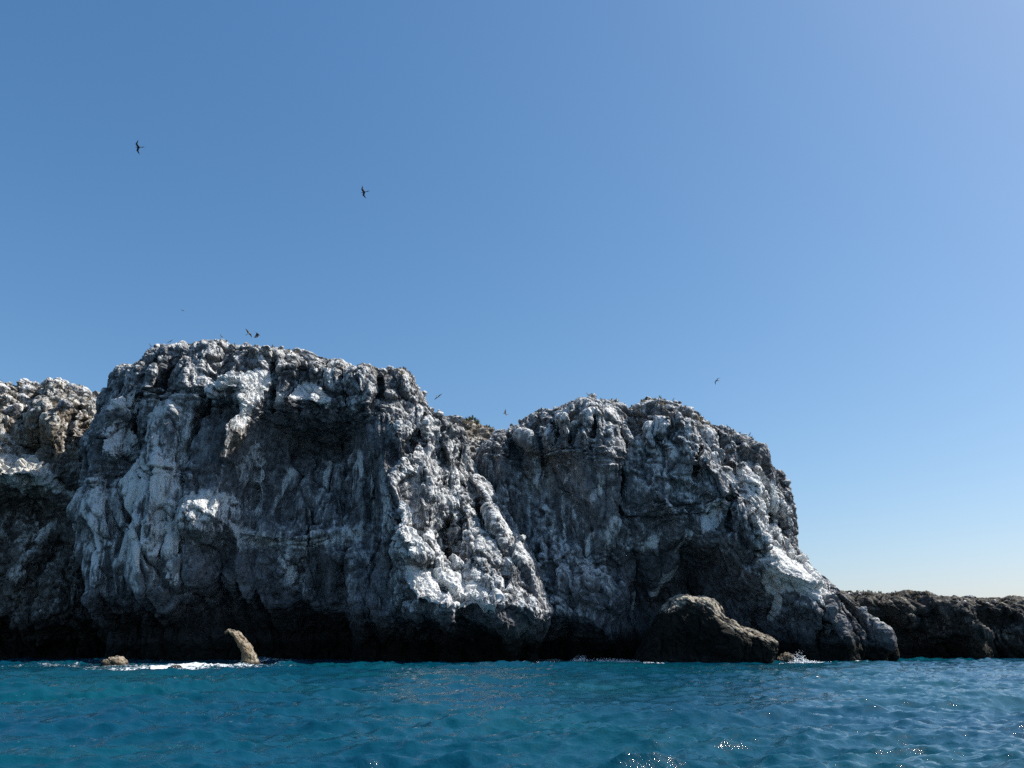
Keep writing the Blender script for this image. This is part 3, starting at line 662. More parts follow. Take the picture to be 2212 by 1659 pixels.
fp = [(1780,1500),(1790,1300),(1830,1286),(1852,1286),(1894,1287),(1921,1289),(1943,1292),(1970,1288),(1998,1289),(2017,1295),(2072,1298),(2095,1295),(2113,1291),(2160,1291),(2181,1295),(2212,1293),
      (2260,1297),(2320,1291),(2380,1299),(2440,1310),(2500,1330),(2560,1390),(2570,1500)]
fp = [(x_, y_ - 1) if 1800 < x_ < 2400 and y_ < 1400 else (x_, y_) for x_, y_ in fp]
R = Cliff(136.0, fp, .27, rd=4.0, ry=4, depth=16, seed=45)
R.base([(1850,1300,0),(1850,1400,0),(1900,1310,-.6),(1960,1310,0),(1930,1360,2),(1970,1360,2.5),(1990,1400,1),(2010,1330,-1),(2060,1330,-2.0),(2050,1360,-2.6),(2020,1350,-2),(2080,1370,-3),(2110,1400,-4),(2050,1400,0),
        (2110,1310,1),(2130,1350,2.0),(2170,1320,0),(2180,1370,-1),(2200,1360,-1),(2160,1410,0),(2300,1340,0),(2300,1400,0),(2450,1350,3)], sig=22)
for P, a, wl, wr in [([(1885,1290),(1930,1310),(1965,1335),(1985,1352)], 1.6, 22, 10), ([(2020,1305),(2050,1330),(2075,1365),(2095,1400),(2120,1425)], 2.4, 18, 22), ([(2035,1400),(2050,1415),(2062,1426)], 2.2, 10, 10),
                     ([(2120,1295),(2150,1310),(2165,1330)], 1.6, 18, 10), ([(2185,1350),(2210,1365)], 1.2, 12, 12), ([(2070,1400),(2090,1420),(2110,1428)], 2.0, 12, 12)]: R.ridge(P, a, wl, wr, taper=.1)
R.facet([(2030,1345),(2060,1330),(2090,1345),(2110,1375),(2060,1370),(2020,1372)], -1.0, .2, .7, 8)
for P in ([(1970,1315),(2018,1310)], [(1890,1318),(1960,1335),(2000,1352)], [(2080,1312),(2120,1310)], [(2020,1372),(2060,1370),(2110,1380)], [(2120,1310),(2160,1325),(2200,1312)]): R.lip(P, 2.2, 20, fade=120, wob=.4)
R.F += .30 * np.clip(8 - R.Z, 0, 9); R.w += .0; R.tan += .03
R.paint('dark', [(1780,1390),(2570,1390),(2570,1520),(1780,1520)], .6, 40)
ridge = R.build('low_ridge', ROCK_DARK, lumps=((4.0, .7), (1.9, .45), (.95, .28)), blocks=((3.0, .5), (1.5, .35)), fine=.12)
tag(ridge, 'low dark rock ridge running off the right edge of the picture', 'cliff')

# ------------------------------------------------------------------ free rocks
def rock(name, Y, poly, vox, rd, ry, depth, seed, label, mat=ROCK_DARK, lumps=((2.2, .3), (1.0, .2), (.5, .1)), wv=.15, tanv=.6, tilt=None, darkv=0.0, big=.4, bs=1.0, tide=.2):
    C = Cliff(Y, poly, vox, rd, ry, depth, seed, zlow=-1.2, ribs=.12, rib=4)
    C.w += wv; C.tan += tanv; C.dark += darkv
    if tilt: tilt(C)
    o = C.build(name, mat, lumps=lumps, blocks=((1.4 * bs, .34 * bs), (.6 * bs, .16 * bs)), fine=.06, joint=.15, flu=.1, tide=tide, big=big, up_white=.35)
    tag(o, label, 'rock'); return C
def t1(C):
    C.base([(1470,1300,.3),(1520,1300,1.2),(1560,1310,1.6),(1590,1345,.8),(1650,1365,1.0),(1450,1340,-.6),(1520,1345,-.6),(1580,1380,-1.2),(1650,1395,-.6),(1480,1400,.4),(1560,1410,0),(1640,1415,.5)], sig=16)
    C.tan *= .35
    C.ridge([(1480,1284),(1540,1305),(1570,1345),(1620,1372),(1680,1390)], 1.0, 60, 20)
    C.facet([(1440,1330),(1480,1292),(1530,1330),(1560,1420),(1420,1420)], .9, .0, -.15, 20)
    C.dark += .85; C.paint('dark', [(1440,1318),(1480,1276),(1560,1280),(1590,1335),(1700,1370),(1700,1395),(1640,1378),(1590,1365),(1560,1345),(1530,1310),(1490,1298),(1455,1325)], -.95, 8)  # shade of the front face painted dark, the lit top cleared of it
    C.paint('dark', [(1400,1345),(1470,1320),(1540,1345),(1600,1385),(1700,1400),(1700,1440),(1380,1440)], .7, 20)
    C.paint('w', [(1450,1315),(1480,1280),(1550,1288),(1575,1330),(1550,1330),(1500,1300)], .35, 10)
rock('shore_rock', 108.0, [(1385,1480),(1393,1420),(1415,1376),(1435,1338),(1448,1313),(1467,1290),(1483,1284),(1516,1287),(1530,1288),(1552,1292),(1568,1309),(1577,1331),(1596,1344),(1612,1355),(1640,1361),(1667,1372),(1688,1387),(1682,1420),(1690,1480)],
     .16, 1.6, 2.0, 9, 61, 'brown hump-shaped rock in front of the arched cave of the right cliff', tilt=t1, tide=1.0)
rock('sea_stack', 96.0, [(508,1480),(516,1430),(516,1404),(509,1389),(502,1377),(491,1367),(482,1372),(480,1364),(490,1358),(510,1363),(521,1376),(535,1390),(545,1411),(554,1430),(562,1480)],
     .09, 1.0, 1.1, 2.6, 62, 'slender tan rock finger bent to the left, standing in the sea', mat=ROCK_TAN, lumps=((1.1, .16), (.5, .09)), wv=.22, tanv=1.0, big=.1, bs=.55)
rock('wave_washed_rock', 95.0, [(204,1480),(210,1434),(219,1426),(229,1420),(243,1418),(252,1421),(258,1428),(264,1437),(270,1480)], .1, 1.0, 1.2, 3.0, 63, 'low rounded tan rock just above the water under the left cliff', mat=ROCK_TAN, lumps=((1.1, .15), (.5, .1)), wv=.3, tanv=1.0, big=.1, bs=.55)
rock('shore_rock', 109.0, [(1680,1480),(1684,1424),(1695,1413),(1707,1409),(1718,1413),(1728,1424),(1734,1480)], .1, .8, 1.0, 2.6, 64, 'small dark rock beside the white splash at the foot of the right cliff', lumps=((1.1, .15), (.5, .1)), wv=.05, tanv=.5, big=.1, bs=.55)
rock('wave_washed_rock', 76.0, [(335,1490),(348,1449),(358,1443),(368,1437),(378,1439),(388,1445),(400,1452),(405,1490)], .08, .7, .9, 2.0, 65, 'nearly sunken rock with white water breaking over it, left foreground', lumps=((.8, .14), (.4, .08)), wv=.5, tanv=.4, big=.1, bs=.55)
rock('perched_boulder', 112.5, [(972,899),(984,897),(998,900),(1000,908),(996,917),(985,919),(974,912)], .09, .6, .8, 2.2, 66, 'square grey boulder perched on the skyline edge of the tallest cliff', mat=ROCK, lumps=((.9, .16), (.4, .08)), wv=.2, tanv=.1, big=.1, bs=.55)

# ------------------------------------------------------------------ sea
rng = np.random.default_rng(7)
def sea_waves(x, y):
    z = np.zeros_like(x); dx = np.zeros_like(x); dy = np.zeros_like(x)
    n = 110
    lam = np.exp(np.linspace(math.log(0.28), math.log(15.0), n))
    for i in range(n):
        th = math.radians(108) + rng.normal(0, .75 if lam[i] < 1.2 else .55 if lam[i] < 5 else .3)
        kx, ky = math.cos(th), math.sin(th); k = 2 * math.pi / lam[i]
        a = (0.0125 if 1.3 < lam[i] < 8 else .011) * lam[i] ** 0.62 * rng.uniform(.5, 1.5)
        ph = k * (kx * x + ky * y) + rng.uniform(0, 6.28)
        fade = 1.0
        z += a * np.sin(ph); c = a * np.cos(ph) * 0.6
        dx += kx * c; dy += ky * c
    return z, dx, dy
def build_sea():
    ys = [-25.0]
    while ys[-1] < 6000:
        y = ys[-1]
        ys.append(y + (1.2 if y < 9 else max(0.075, 0.0054 * y) if y < 135 else 0.03 * y))
    ys = np.array(ys); nr = len(ys); nc = 980
    s = np.linspace(-1, 1, nc); s = np.sign(s) * (0.72 * np.abs(s) + 0.28 * np.abs(s) ** 5)
    Y = np.repeat(ys[:, None], nc, 1); X = s[None, :] * (Y + 32) * 1.25
    z, dx, dy = sea_waves(X.ravel(), Y.ravel())
    far = 1 - sstep(150, 400, Y.ravel())
    # gustier and calmer areas
    P = np.stack([X.ravel() * .045, Y.ravel() * .045, np.zeros(X.size)], 1)
    g = 0.75 + 0.55 * fbm(P, 3, 4)
    V = np.stack([X.ravel() + dx * far * g, Y.ravel() + dy * far * g, z * far * g], 1)
    x, y = V[:, 0], V[:, 1]
    foam = np.zeros(len(V))
    def patch(px, py, rx, ry, v, hump=0):
        # centre on the water seen at that photograph point
        u = (CY - py) / FP; t = HC / -(SP + u * CP); yc = (CP - u * SP) * t; xc = (px - CX) / FP * t
        q = ((x - xc) / rx) ** 2 + ((y - yc) / ry) ** 2
        foam[:] = np.maximum(foam, v * np.exp(-q))
        if hump: V[:, 2] += hump * np.exp(-q * 1.2)
    patch(375, 1447, 4.0, 6.0, 1.0, .22); patch(430, 1444, 5.5, 9.0, .82, .10); patch(315, 1446, 4.5, 7.0, .72); patch(490, 1440, 7.0, 10, .62); patch(250, 1440, 5, 9, .55); patch(120, 1438, 5, 8, .45); patch(40, 1440, 4, 8, .42)
    patch(225, 1430, 3.0, 3, .7); patch(540, 1431, 3.5, 4, .8); patch(120, 1434, 5, 3, .5)
    patch(1310, 1424, 5.5, 5, .95, .25); patch(1395, 1427, 2.5, 3, 1.0, .1); patch(1200, 1426, 3, 3, .6); patch(1115, 1427, 1.2, 3, .7); patch(1160, 1427, 1.5, 3, .8)
    patch(1740, 1426, 3.5, 4.5, 1.2, .2); patch(1800, 1426, 4, 4, .9); patch(1500, 1429, 8, 3, .55); patch(1620, 1428, 6, 3, .55); patch(600, 1430, 5, 4, .6)
    patch(2080, 1424, 9, 5, .5); patch(2190, 1424, 5, 4, .6)
    for C, v in ((A, .62), (B, .95), (L, .55), (R, .95)):
        j = int((0.3 - C.z0) / C.h)
        yw = C.Y + (C.F + C.off)[:, j]; ok = C.din[:, j] > .3
        yi = np.interp(x, C.X[ok, 0], yw[ok], left=1e6, right=1e6)
        nz = .55 + .6 * vnoise(np.stack([x * .16, y * .05, np.zeros(len(x))], 1), 14)
        foam[:] = np.maximum(foam, v * np.exp(-np.abs(yi - 1.0 - y) / 2.2) * nz.clip(0, 1.2))
    I = np.arange(nr * nc).reshape(nr, nc)
    Q = np.stack([I[:-1, :-1], I[:-1, 1:], I[1:, 1:], I[1:, :-1]], -1).reshape(-1, 4)
    return V, Q, foam
V, Q, foam = build_sea()
m, nt, b = new_mat('sea_water'); T = NT(nt)
pos = T.n('ShaderNodeNewGeometry').outputs['Position']
fa = T.n('ShaderNodeAttribute', attribute_name='foam').outputs['Fac']
flat = T.mapping(pos, (1, 1, 0.2))
r1 = T.noise(T.mapping(pos, (1.0, 1.5, .3), rot=(0, 0, .5)), 2.6, 5, .6)
r2 = T.noise(T.mapping(pos, (1.0, 1.6, .3), rot=(0, 0, -.35)), 9.0, 4, .6)
bp = T.n('ShaderNodeBump'); bp.inputs['Strength'].default_value = 1.0; bp.inputs['Distance'].default_value = 0.028
T.L.new(T.math('ADD', r1, T.math('MULTIPLY', r2, .55)), bp.inputs['Height']); T.L.new(bp.outputs[0], b.inputs['Normal'])
fn = T.noise(T.mapping(pos, (1.0, .5, 1)), 2.2, 9, .72, 1.2)
fr = T.math('ABSOLUTE', T.math('SUBTRACT', T.noise(T.mapping(pos, (1.0, .6, 1)), 1.1, 6, .6, 1.5), .5))
fm = T.mapr(T.math('SUBTRACT', T.math('ADD', fa, T.math('MULTIPLY', T.math('SUBTRACT', fn, .5), 2.4)), T.math('MULTIPLY', fr, 2.2)), .30, .85)
body = T.mix(T.mapr(T.noise(flat, .06, 4, .5), .35, .68), (0.0008, 0.038, 0.071, 1), (0.0008, 0.049, 0.071, 1))
T.L.new(T.mix(fm, body, (.72, .76, .78, 1)), b.inputs['Base Color'])
T.L.new(T.math('ADD', T.math('MULTIPLY', fm, .75), .03), b.inputs['Roughness'])
b.inputs['IOR'].default_value = 1.33
sea = mesh_obj('sea_water', V, Q, m)
at = sea.data.attributes.new('foam', 'FLOAT', 'POINT'); at.data.foreach_set('value', foam.astype(np.float32))
tag(sea, kind='structure')

# ------------------------------------------------------------------ loose boulders on the crests (parts of their cliffs)
random.seed(5)
def ico(sub):
    t = (1 + 5 ** .5) / 2
    v = [(-1,t,0),(1,t,0),(-1,-t,0),(1,-t,0),(0,-1,t),(0,1,t),(0,-1,-t),(0,1,-t),(t,0,-1),(t,0,1),(-t,0,-1),(-t,0,1)]
    f = [(0,11,5),(0,5,1),(0,1,7),(0,7,10),(0,10,11),(1,5,9),(5,11,4),(11,10,2),(10,7,6),(7,1,8),(3,9,4),(3,4,2),(3,2,6),(3,6,8),(3,8,9),(4,9,5),(2,4,11),(6,2,10),(8,6,7),(9,8,1)]
    v = [np.array(p, float) / np.linalg.norm(p) for p in v]
    for _ in range(sub):
        c = {}; nf = []
        def mid(a, b):
            k = (min(a, b), max(a, b))
            if k not in c:
                m = v[a] + v[b]; v.append(m / np.linalg.norm(m)); c[k] = len(v) - 1
            return c[k]
        for a, b, d in f:
            x, y, z = mid(a, b), mid(b, d), mid(d, a)
            nf += [(a, x, z), (b, y, x), (d, z, y), (x, y, z)]
        f = nf
    return np.array(v), np.array(f)
IV, IF = ico(2)
boulder_mesh = []
for i in range(6):
    P = IV.copy()
    h, e = facets(P * 1.1 + i * 7.3, 300 + i)
    r = 1 + .28 * h - .08 * np.exp(-e / .1) + .12 * vnoise(P * 2.2 + i, 310 + i)
    P = P * r[:, None] * np.array([1, .9, .78])
    o = mesh_obj('boulder', P, IF, ROCK, smooth=False); me = o.data
    a = me.attributes.new('paint', 'FLOAT_COLOR', 'POINT')
    c = np.zeros((len(P), 4), np.float32); c[:, 0] = .42 + .3 * (P[:, 2] > .2); c[:, 3] = 1
    a.data.foreach_set('color', c.ravel())
    bpy.data.objects.remove(o); boulder_mesh.append(me)
def crest_points(C, n, seed, zmin_up=.25, below=3.2, px=None, minpy=None):
    r = np.random.default_rng(seed)
    xs = C.X[:, 0]; top = np.where(C.din > 0, C.Z, -99).max(1)
    tz = np.interp(C.V[:, 0], xs, top)
    m = (C.V[:, 1] < C.Y + 11) & (C.N[:, 2] > zmin_up) & (tz - C.V[:, 2] < below) & (tz > 1)
    pxv = CX + C.V[:, 0] / (C.V[:, 1] * CP + (C.V[:, 2] - HC) * SP) * FP
    m &= (pxv > -30) & (pxv < 2250)
    if px is not None:
        k = np.zeros(len(m), bool)
        for a, b in px: k |= (pxv > a) & (pxv < b)
        m &= k
    idx = np.flatnonzero(m)
    return C.V[r.choice(idx, min(n, len(idx)), replace=False)] if len(idx) else []
def boulders(C, n, seed, smin, smax, below=3.2, up=.25, px=None):
    for p in crest_points(C, n, seed, up, below, px):
        o = bpy.data.objects.new('boulder', random.choice(boulder_mesh)); COL.objects.link(o)
        k = smin + (smax - smin) * random.random() ** 2.2
        o.location = (float(p[0]), float(p[1]) + .1, float(p[2]) + k * .25)
        o.scale = (k, k * random.uniform(.8, 1.2), k * random.uniform(.8, 1.25))
        o.rotation_euler = (random.uniform(-.4, .4), random.uniform(-.4, .4), random.uniform(0, 6.28))
        o.parent = C.obj
boulders(A, 70, 1, .22, .8, 3.0); boulders(B, 90, 2, .22, .8, 5.0); boulders(L, 100, 3, .35, 1.3, 9.0); boulders(R, 30, 4, .25, .6, 2.0)
boulders(A, 30, 11, .3, .7, 14.0, .3, px=[(900, 1010)]); boulders(B, 50, 12, .3, .8, 12.0, .35, px=[(1400, 1660)])

# ------------------------------------------------------------------ dry grass and agaves
def leaf_material(name, c0, c1):
    m, nt, b = new_mat(name); T = NT(nt)
    pos = T.n('ShaderNodeNewGeometry').outputs['Position']
    T.L.new(T.mix(T.mapr(T.noise(pos, 1.3, 3), .3, .7), (*c0, 1), (*c1, 1)), b.inputs['Base Color']); b.inputs['Roughness'].default_value = .8
    return m
GRASS = leaf_material('dry_grass', (.16, .115, .05), (.27, .21, .10)); AGAVE = leaf_material('agave_leaf', (.07, .085, .042), (.12, .125, .065))
def grass(C, spec, seed, label, below=1.6, hmin=.25, hmax=.6):
    V = []; Fc = []; r = random.Random(seed)
    for px, n in spec:
        for p in crest_points(C, n, seed + 500 + int(px[0]), .25, below, [px]):
            h = r.uniform(hmin, hmax); w = h * r.uniform(.5, 1.0)
            for _ in range(16):
                a = r.uniform(0, 6.28); d = r.uniform(.1, 1) * w; rt = r.uniform(0, .35) * w
                bx, by = p[0] + math.cos(a) * rt, p[1] + math.sin(a) * rt
                tx, ty = p[0] + math.cos(a) * d, p[1] + math.sin(a) * d
                hw = r.uniform(.02, .045); qx, qy = -math.sin(a) * hw, math.cos(a) * hw; z = p[2] - .08; i = len(V)
                V += [(bx - qx, by - qy, z), (bx + qx, by + qy, z), ((bx + tx) / 2 + qx * .8, (by + ty) / 2 + qy * .8, z + h * .7), (tx, ty, z + h * r.uniform(.75, 1.1)), ((bx + tx) / 2 - qx * .8, (by + ty) / 2 - qy * .8, z + h * .7)]
                Fc += [(i, i + 1, i + 2), (i, i + 2, i + 4), (i + 4, i + 2, i + 3)]
    if V: tag(mesh_obj('dry_grass', V, Fc, GRASS, smooth=False), label, 'grass', kind='stuff')
grass(A, [((488, 510), 10), ((572, 690), 60), ((850, 890), 40), ((700, 840), 14)], 1, 'tan dry grass along the crest of the tallest cliff')
grass(B, [((1385, 1450), 60), ((1480, 1500), 24), ((1505, 1535), 50), ((1270, 1380), 24), ((1560, 1640), 30)], 2, 'brown dry grass on top of the rounded right cliff', below=3.2)
grass(L, [((-20, 200), 110)], 3, 'dry grass among the rubble on the left edge cliff', below=7.0)
grass(Hh, [((985, 1130), 160)], 4, 'yellowish grass on the hillside in the gap', below=4.0)
grass(R, [((1850, 1950), 70), ((1960, 2010), 50), ((2090, 2180), 40)], 5, 'thin dry grass along the top of the low ridge', below=.8, hmin=.2, hmax=.45)
def agave_mesh(seed):
    r = random.Random(seed); V = []; Fc = []
    for k in range(16):
        a = k * 2.4 + r.uniform(-.2, .2); el = r.uniform(.5, 1.35); Ln = r.uniform(.75, 1.0); w = .075
        ca, sa = math.cos(a), math.sin(a); i = len(V)
        for t, ww in ((0, .7), (.35, 1.0), (.7, .65), (1, .03)):
            d = math.cos(el) * t * Ln; z = math.sin(el) * t * Ln - .15 * t * t
            for sgn, dz in ((-1, .02), (0, -.012), (1, .02)):
                V.append((ca * d - sa * sgn * w * ww, sa * d + ca * sgn * w * ww, z + dz * ww))
        for q in range(3):
            for u in range(2):
                b0 = i + q * 3 + u; Fc.append((b0, b0 + 1, b0 + 4, b0 + 3))
    return np.array(V), np.array(Fc)
AV, AF = agave_mesh(1); ao = mesh_obj('agave', AV, AF, AGAVE, smooth=False); ame = ao.data; bpy.data.objects.remove(ao)
ags = crest_points(Hh, 14, 8, .25, .9, [(1005, 1085)])
for p in ags:
    o = bpy.data.objects.new('agave', ame); COL.objects.link(o); k = random.uniform(.8, 1.4)
    o.location = (float(p[0]), float(p[1]), float(p[2]) - .05); o.scale = (k, k, k * random.uniform(.9, 1.3)); o.rotation_euler = (0, 0, random.uniform(0, 6.28))
    tag(o, 'spiky green agave on the skyline of the gap hillside', 'agave', 'agaves on the hillside in the gap')

# ------------------------------------------------------------------ seabirds
def bird_material(name, top, belly, tips):
    m, nt, b = new_mat(name); T = NT(nt)
    tc = T.n('ShaderNodeTexCoord').outputs['Object']; sp = T.n('ShaderNodeSeparateXYZ'); T.L.new(tc, sp.inputs[0])
    ay = T.math('ABSOLUTE', sp.outputs[1])
    c = T.mix(T.mapr(sp.outputs[2], -.03, .02), (*belly, 1), (*top, 1))
    c = T.mix(T.mapr(ay, .10, .30), c, (*tips, 1))
    n = T.noise(tc, 9, 3); c = T.mix(T.mapr(n, .4, .7, 0, .25), c, (top[0] * .6, top[1] * .6, top[2] * .6, 1))
    T.L.new(c, b.inputs['Base Color']); b.inputs['Roughness'].default_value = .75
    return m
FRIG = bird_material('frigatebird_plumage', (.012, .012, .014), (.014, .013, .014), (.010, .010, .012))
BOOBY = bird_material('booby_plumage', (.05, .04, .032), (.6, .58, .55), (.035, .03, .026))
def bird_mesh(name, mat, span=2.1, length=.95, wings=((18, 25, -10), (18, 25, -10)), fork=True, chord=.34):
    """x forward, y left, z up. wings: (inner dihedral, elbow forward sweep, outer dihedral) in degrees for left, right"""
    V = []; Fc = []
    prof = [(-.5, .004), (-.30, .030), (-.12, .062), (.06, .075), (.20, .058), (.29, .036), (.36, .044), (.42, .036), (.455, .014), (.53, .010), (.60, .003)]
    n = 8
    for t, r in prof:
        for k in range(n):
            a = 2 * math.pi * k / n
            V.append((t * length, r * length * 1.1 * math.cos(a), r * length * math.sin(a) + (.01 if t > .3 else 0)))
    for i in range(len(prof) - 1):
        for k in range(n):
            a, b = i * n + k, i * n + (k + 1) % n
            Fc.append((a, b, b + n, a + n))
    for side, (d1, sw, d2) in zip((1, -1), wings):
        hs = span / 2; secs = []
        x, y, z = .09 * length, .03, .02; d1r, d2r, swr = math.radians(d1), math.radians(d2), math.radians(sw)
        for j, (t, ch) in enumerate(((0, 1.0), (.14, .95), (.30, .92), (.42, .88), (.58, .66), (.75, .46), (.9, .26), (1.0, .05))):
            if j:
                dt = (t - pt) * hs
                inner = t <= .42
                dd = d1r if inner else d2r; s_ = swr if inner else -swr * 1.05
                x += dt * math.sin(s_); y += dt * math.cos(s_) * math.cos(dd); z += dt * math.cos(s_) * math.sin(dd)
            pt = t; c = ch * chord; th = .022 * ch + .003
            secs.append([(x + .35 * c, side * y, z), (x, side * y, z + th), (x - .65 * c, side * y, z - .004), (x, side * y, z - th * .5)])
        b0 = len(V)
        for sc in secs: V += sc
        for i in range(len(secs) - 1):
            for k in range(4):
                a, b = b0 + i * 4 + k, b0 + i * 4 + (k + 1) % 4
                Fc.append((a, b, b + 4, a + 4) if side < 0 else (a, a + 4, b + 4, b))
    # tail
    for sgn in ((1, -1) if fork else (0,)):
        b0 = len(V); w = .03
        for t, sp_, ww in ((-.28, 0, 1.0), (-.5, .03, 1.0), (-.86 if fork else -.62, .10 if fork else 0, .12 if fork else .9)):
            V += [(t * length, sgn * sp_ * length + w * ww * (1 if fork else 1.6), 0), (t * length, sgn * sp_ * length, .012 * ww), (t * length, sgn * sp_ * length - w * ww * (1 if fork else 1.6), 0), (t * length, sgn * sp_ * length, -.012 * ww)]
        for i in range(2):
            for k in range(4):
                a, b = b0 + i * 4 + k, b0 + i * 4 + (k + 1) % 4
                Fc.append((a, b, b + 4, a + 4))
    return mesh_obj(name, V, Fc, mat)
ER, EU, EF = Vector((1, 0, 0)), Vector((0, -SP, CP)), Vector((0, CP, SP))
def fly(px, py, Y, fwd, left, label, kindname='frigatebird', **kw):
    o = bird_mesh(kindname, FRIG if kindname == 'frigatebird' else BOOBY, **kw)
    f = (ER * fwd[0] + EU * fwd[1] + EF * fwd[2]).normalized()
    l = ER * left[0] + EU * left[1] + EF * left[2]; l = (l - f * l.dot(f)).normalized(); u = f.cross(l)
    M3 = Matrix((f, l, u)).transposed().to_4x4(); M3.translation = P3(px, py, Y)
    o.matrix_world = M3 @ Matrix.Scale(1.2, 4)
    tag(o, label, 'bird', 'seabirds in flight')
fly(300, 318, 118, (-1, -.05, -.1), (.24, -1, .2), 'large black frigatebird high in the sky at far left', span=2.25, length=1.0, wings=((10, 22, -8), (12, 26, -12)))
fly(787, 415, 118, (-.95, -.25, -.1), (.57, -.82, .1), 'black frigatebird gliding above the middle of the tallest cliff', span=2.0, length=.95, wings=((12, 24, -12), (12, 20, -6)))
fly(557, 721, 113, (.75, -.66, .2), (.3, -.2, -1), 'all-black bird with raised wings just above the tallest cliff crest', span=1.7, length=.8, wings=((62, 12, 40), (66, 12, 46)), fork=False, chord=.4)
bk = dict(kindname='booby', fork=False, chord=.24)
fly(537, 720, 113, (.55, .45, .3), (.55, -1, .5), 'pale-bellied booby beside the black bird over the cliff crest', span=1.5, length=.75, wings=((15, 20, -20), (35, 10, -10)), **bk)
fly(395, 671, 150, (-.35, .05, -.9), (.95, -.3, -.3), 'tiny far-off gliding bird over the left part of the tallest cliff', span=1.15, length=.7, wings=((16, 10, -16), (16, 10, -16)), **bk)
fly(946, 857, 112, (.4, -.32, .8), (-.85, -.55, .2), 'dark booby with spread wings beside the right shoulder of the tallest cliff', span=1.35, length=.75, wings=((6, 16, -18), (14, 14, -4)), **bk)
fly(1092, 894, 116, (-.85, .2, -.4), (-.2, -.5, -1), 'booby banking with raised wing over the gap between the cliffs', span=1.3, length=.75, wings=((20, 10, 8), (52, 12, 30)), **bk)
fly(1549, 822, 130, (-.5, .1, .85), (-.55, -.75, .1), 'small bird with drooping wings in the sky above the right cliff', span=1.5, length=.7, wings=((20, 14, -34), (-16, 14, -34)), **bk)

def perched_mesh():
    V = []; Fc = []; n = 8
    prof = [(-.42, .0, .006, .02), (-.30, .06, .03, .03), (-.12, .18, .085, .085), (.04, .30, .10, .105), (.13, .42, .075, .08), (.17, .53, .045, .05), (.19, .60, .05, .052), (.22, .655, .035, .03), (.235, .67, .008, .006)]
    for x, z, rx, ry in prof:
        for k in range(n):
            a = 2 * math.pi * k / n
            V.append((x + rx * .75 * math.cos(a), ry * math.sin(a), z + rx * .6 * math.cos(a)))
    for i in range(len(prof) - 1):
        for k in range(n):
            a, b = i * n + k, i * n + (k + 1) % n
            Fc.append((a, b, b + n, a + n))
    def bar(p, q, r0, r1):
        i = len(V)
        for (c, r) in ((p, r0), (q, r1)):
            V.extend([(c[0], c[1] - r, c[2]), (c[0], c[1], c[2] + r), (c[0], c[1] + r, c[2]), (c[0], c[1], c[2] - r)])
        for k in range(4): Fc.append((i + k, i + (k + 1) % 4, i + 4 + (k + 1) % 4, i + 4 + k))
    bar((.22, 0, .61), (.36, 0, .575), .022, .004)
    for sg in (-1, 1): 
        bar((0, sg * .05, .22), (.01, sg * .05, -.03), .016, .014)
        bar((-.02, sg * .05, -.02), (.09, sg * .06, -.03), .016, .02)
        bar((.08, sg * .085, .40), (-.36, sg * .05, .05), .03, .008)
    return V, Fc
PV, PF = perched_mesh(); po = mesh_obj('booby', PV, PF, BOOBY); pme = po.data; bpy.data.objects.remove(po)
def perch(C, px, label, heading):
    pv = CX + C.V[:, 0] / (C.V[:, 1] * CP + (C.V[:, 2] - HC) * SP) * FP
    m = np.flatnonzero((abs(pv - px) < 3) & (C.V[:, 1] < C.Y + 12))
    # the vertex highest in the picture
    vy = (C.V[m, 2] - HC) / C.V[m, 1]; p = C.V[m[np.argmax(vy)]]
    o = bpy.data.objects.new('booby', pme); COL.objects.link(o); o.scale = (1.15,) * 3
    o.location = (float(p[0]), float(p[1]), float(p[2]) + .02); o.rotation_euler = (0, 0, heading)
    tag(o, label, 'bird', 'seabirds perched on the skyline')
perch(A, 478, 'seabird standing on the highest point of the tallest cliff', 2.6)
perch(A, 368, 'seabird perched on the skyline left of the highest point', 0.6)
perch(A, 322, 'seabird perched on the upper left corner of the tallest cliff', 2.9)
perch(B, 1268, 'seabird standing on the left summit of the right cliff', 2.4)
perch(B, 1456, 'seabird perched on the right cliff crest past the dry grass', 0.3)
perch(B, 1577, 'upper of two seabirds perched on the sloping right shoulder', 3.0)
perch(B, 1622, 'lower of two seabirds perched on the sloping right shoulder', 0.5)

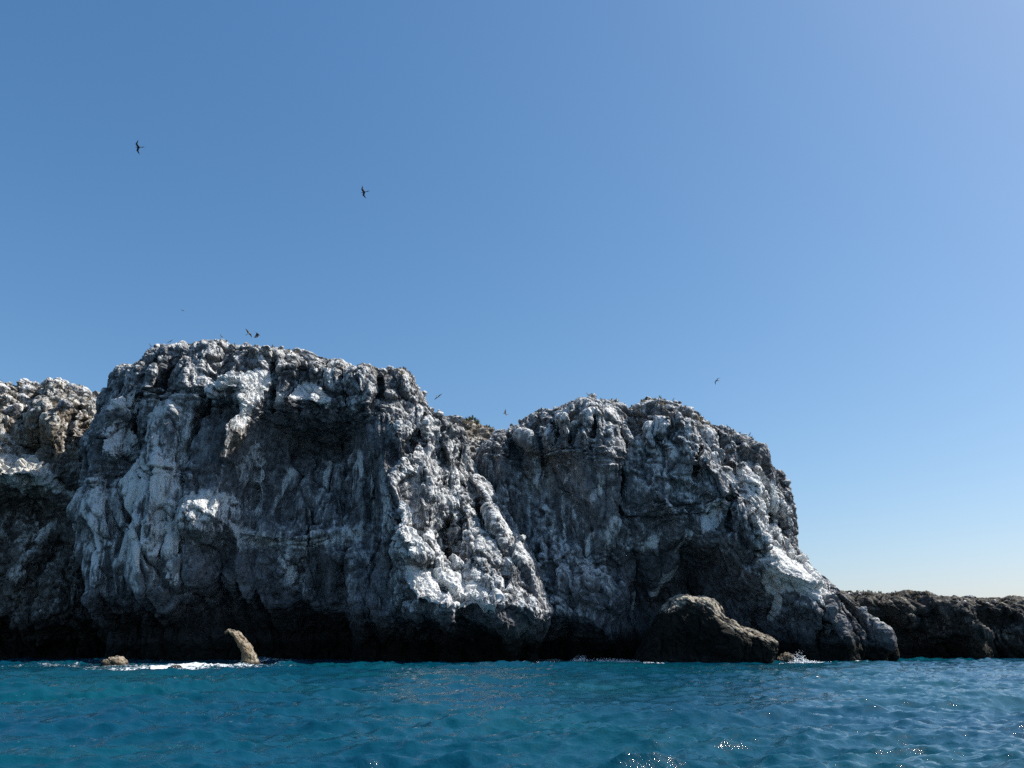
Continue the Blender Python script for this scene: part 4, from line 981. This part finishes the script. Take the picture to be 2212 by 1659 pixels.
# ------------------------------------------------------------------ spray and heaped foam where waves meet rock
m, nt, b = new_mat('foam_white'); b.inputs['Base Color'].default_value = (.85, .88, .9, 1); b.inputs['Roughness'].default_value = .7
T = NT(nt); pos = T.n('ShaderNodeNewGeometry').outputs['Position']
bp = T.n('ShaderNodeBump'); bp.inputs['Distance'].default_value = .1; T.L.new(T.noise(pos, 9, 5), bp.inputs['Height']); T.L.new(bp.outputs[0], b.inputs['Normal'])
FOAM = m
SV, SF = ico(0)
def spray(spec, label, seed):
    r = random.Random(seed); VV = []; FF = []; n = 0
    for (px, py, Y, rx, h, cnt, size) in spec:
        c = P3(px, py, Y)
        for _ in range(cnt):
            u = r.gauss(0, .5); x = c.x + u * rx; t = r.random() ** 2.0
            z = max(-.05, t * h * math.exp(-u * u * 1.6) + r.uniform(-.05, .05)); y = Y + r.gauss(0, .5)
            k = size * (1.15 - .85 * t) * r.uniform(.35, 1.2)
            sc = np.array([k * r.uniform(1, 2.2), k, k * r.uniform(.5, 1.2)])
            VV.append(SV * (1 + .25 * vnoise(SV * 2 + n, 5))[:, None] * sc + np.array([x, y, z])); FF.append(SF + n); n += len(SV)
    tag(mesh_obj('sea_foam', np.concatenate(VV), np.concatenate(FF), FOAM), label, 'foam', kind='stuff')
spray([(1727, 1424, 107.5, 1.2, 1.7, 300, .065), (1750, 1426, 107, 3.0, .35, 260, .08), (1810, 1426, 108, 5.0, .16, 220, .07)], 'white splash bursting beside the small rock below the right cliff', 1)
spray([(1255, 1420, 113, 1.6, 1.0, 240, .07), (1310, 1422, 113, 4.5, .55, 420, .075), (1365, 1423, 112, 3.0, .35, 180, .07)], 'shaded foam heaped along the foot of the right cliff cave', 2)
spray([(1398, 1428, 105, 1.8, .25, 120, .07), (1200, 1426, 106, 1.4, .22, 80, .07), (1163, 1426, 106, .8, .2, 40, .07)], 'small bright foam crests in front of the dark cave', 3)
spray([(375, 1444, 74.5, 1.5, .45, 260, .05), (420, 1447, 74, 2.6, .22, 260, .05), (330, 1447, 74, 2.0, .16, 180, .045)], 'white water breaking over the sunken rock', 4)
spray([(565, 1426, 106, 1.2, .35, 40, .12), (620, 1428, 107, 2.5, .22, 50, .12)], 'bluish foam in the shade right of the bent rock finger', 5)
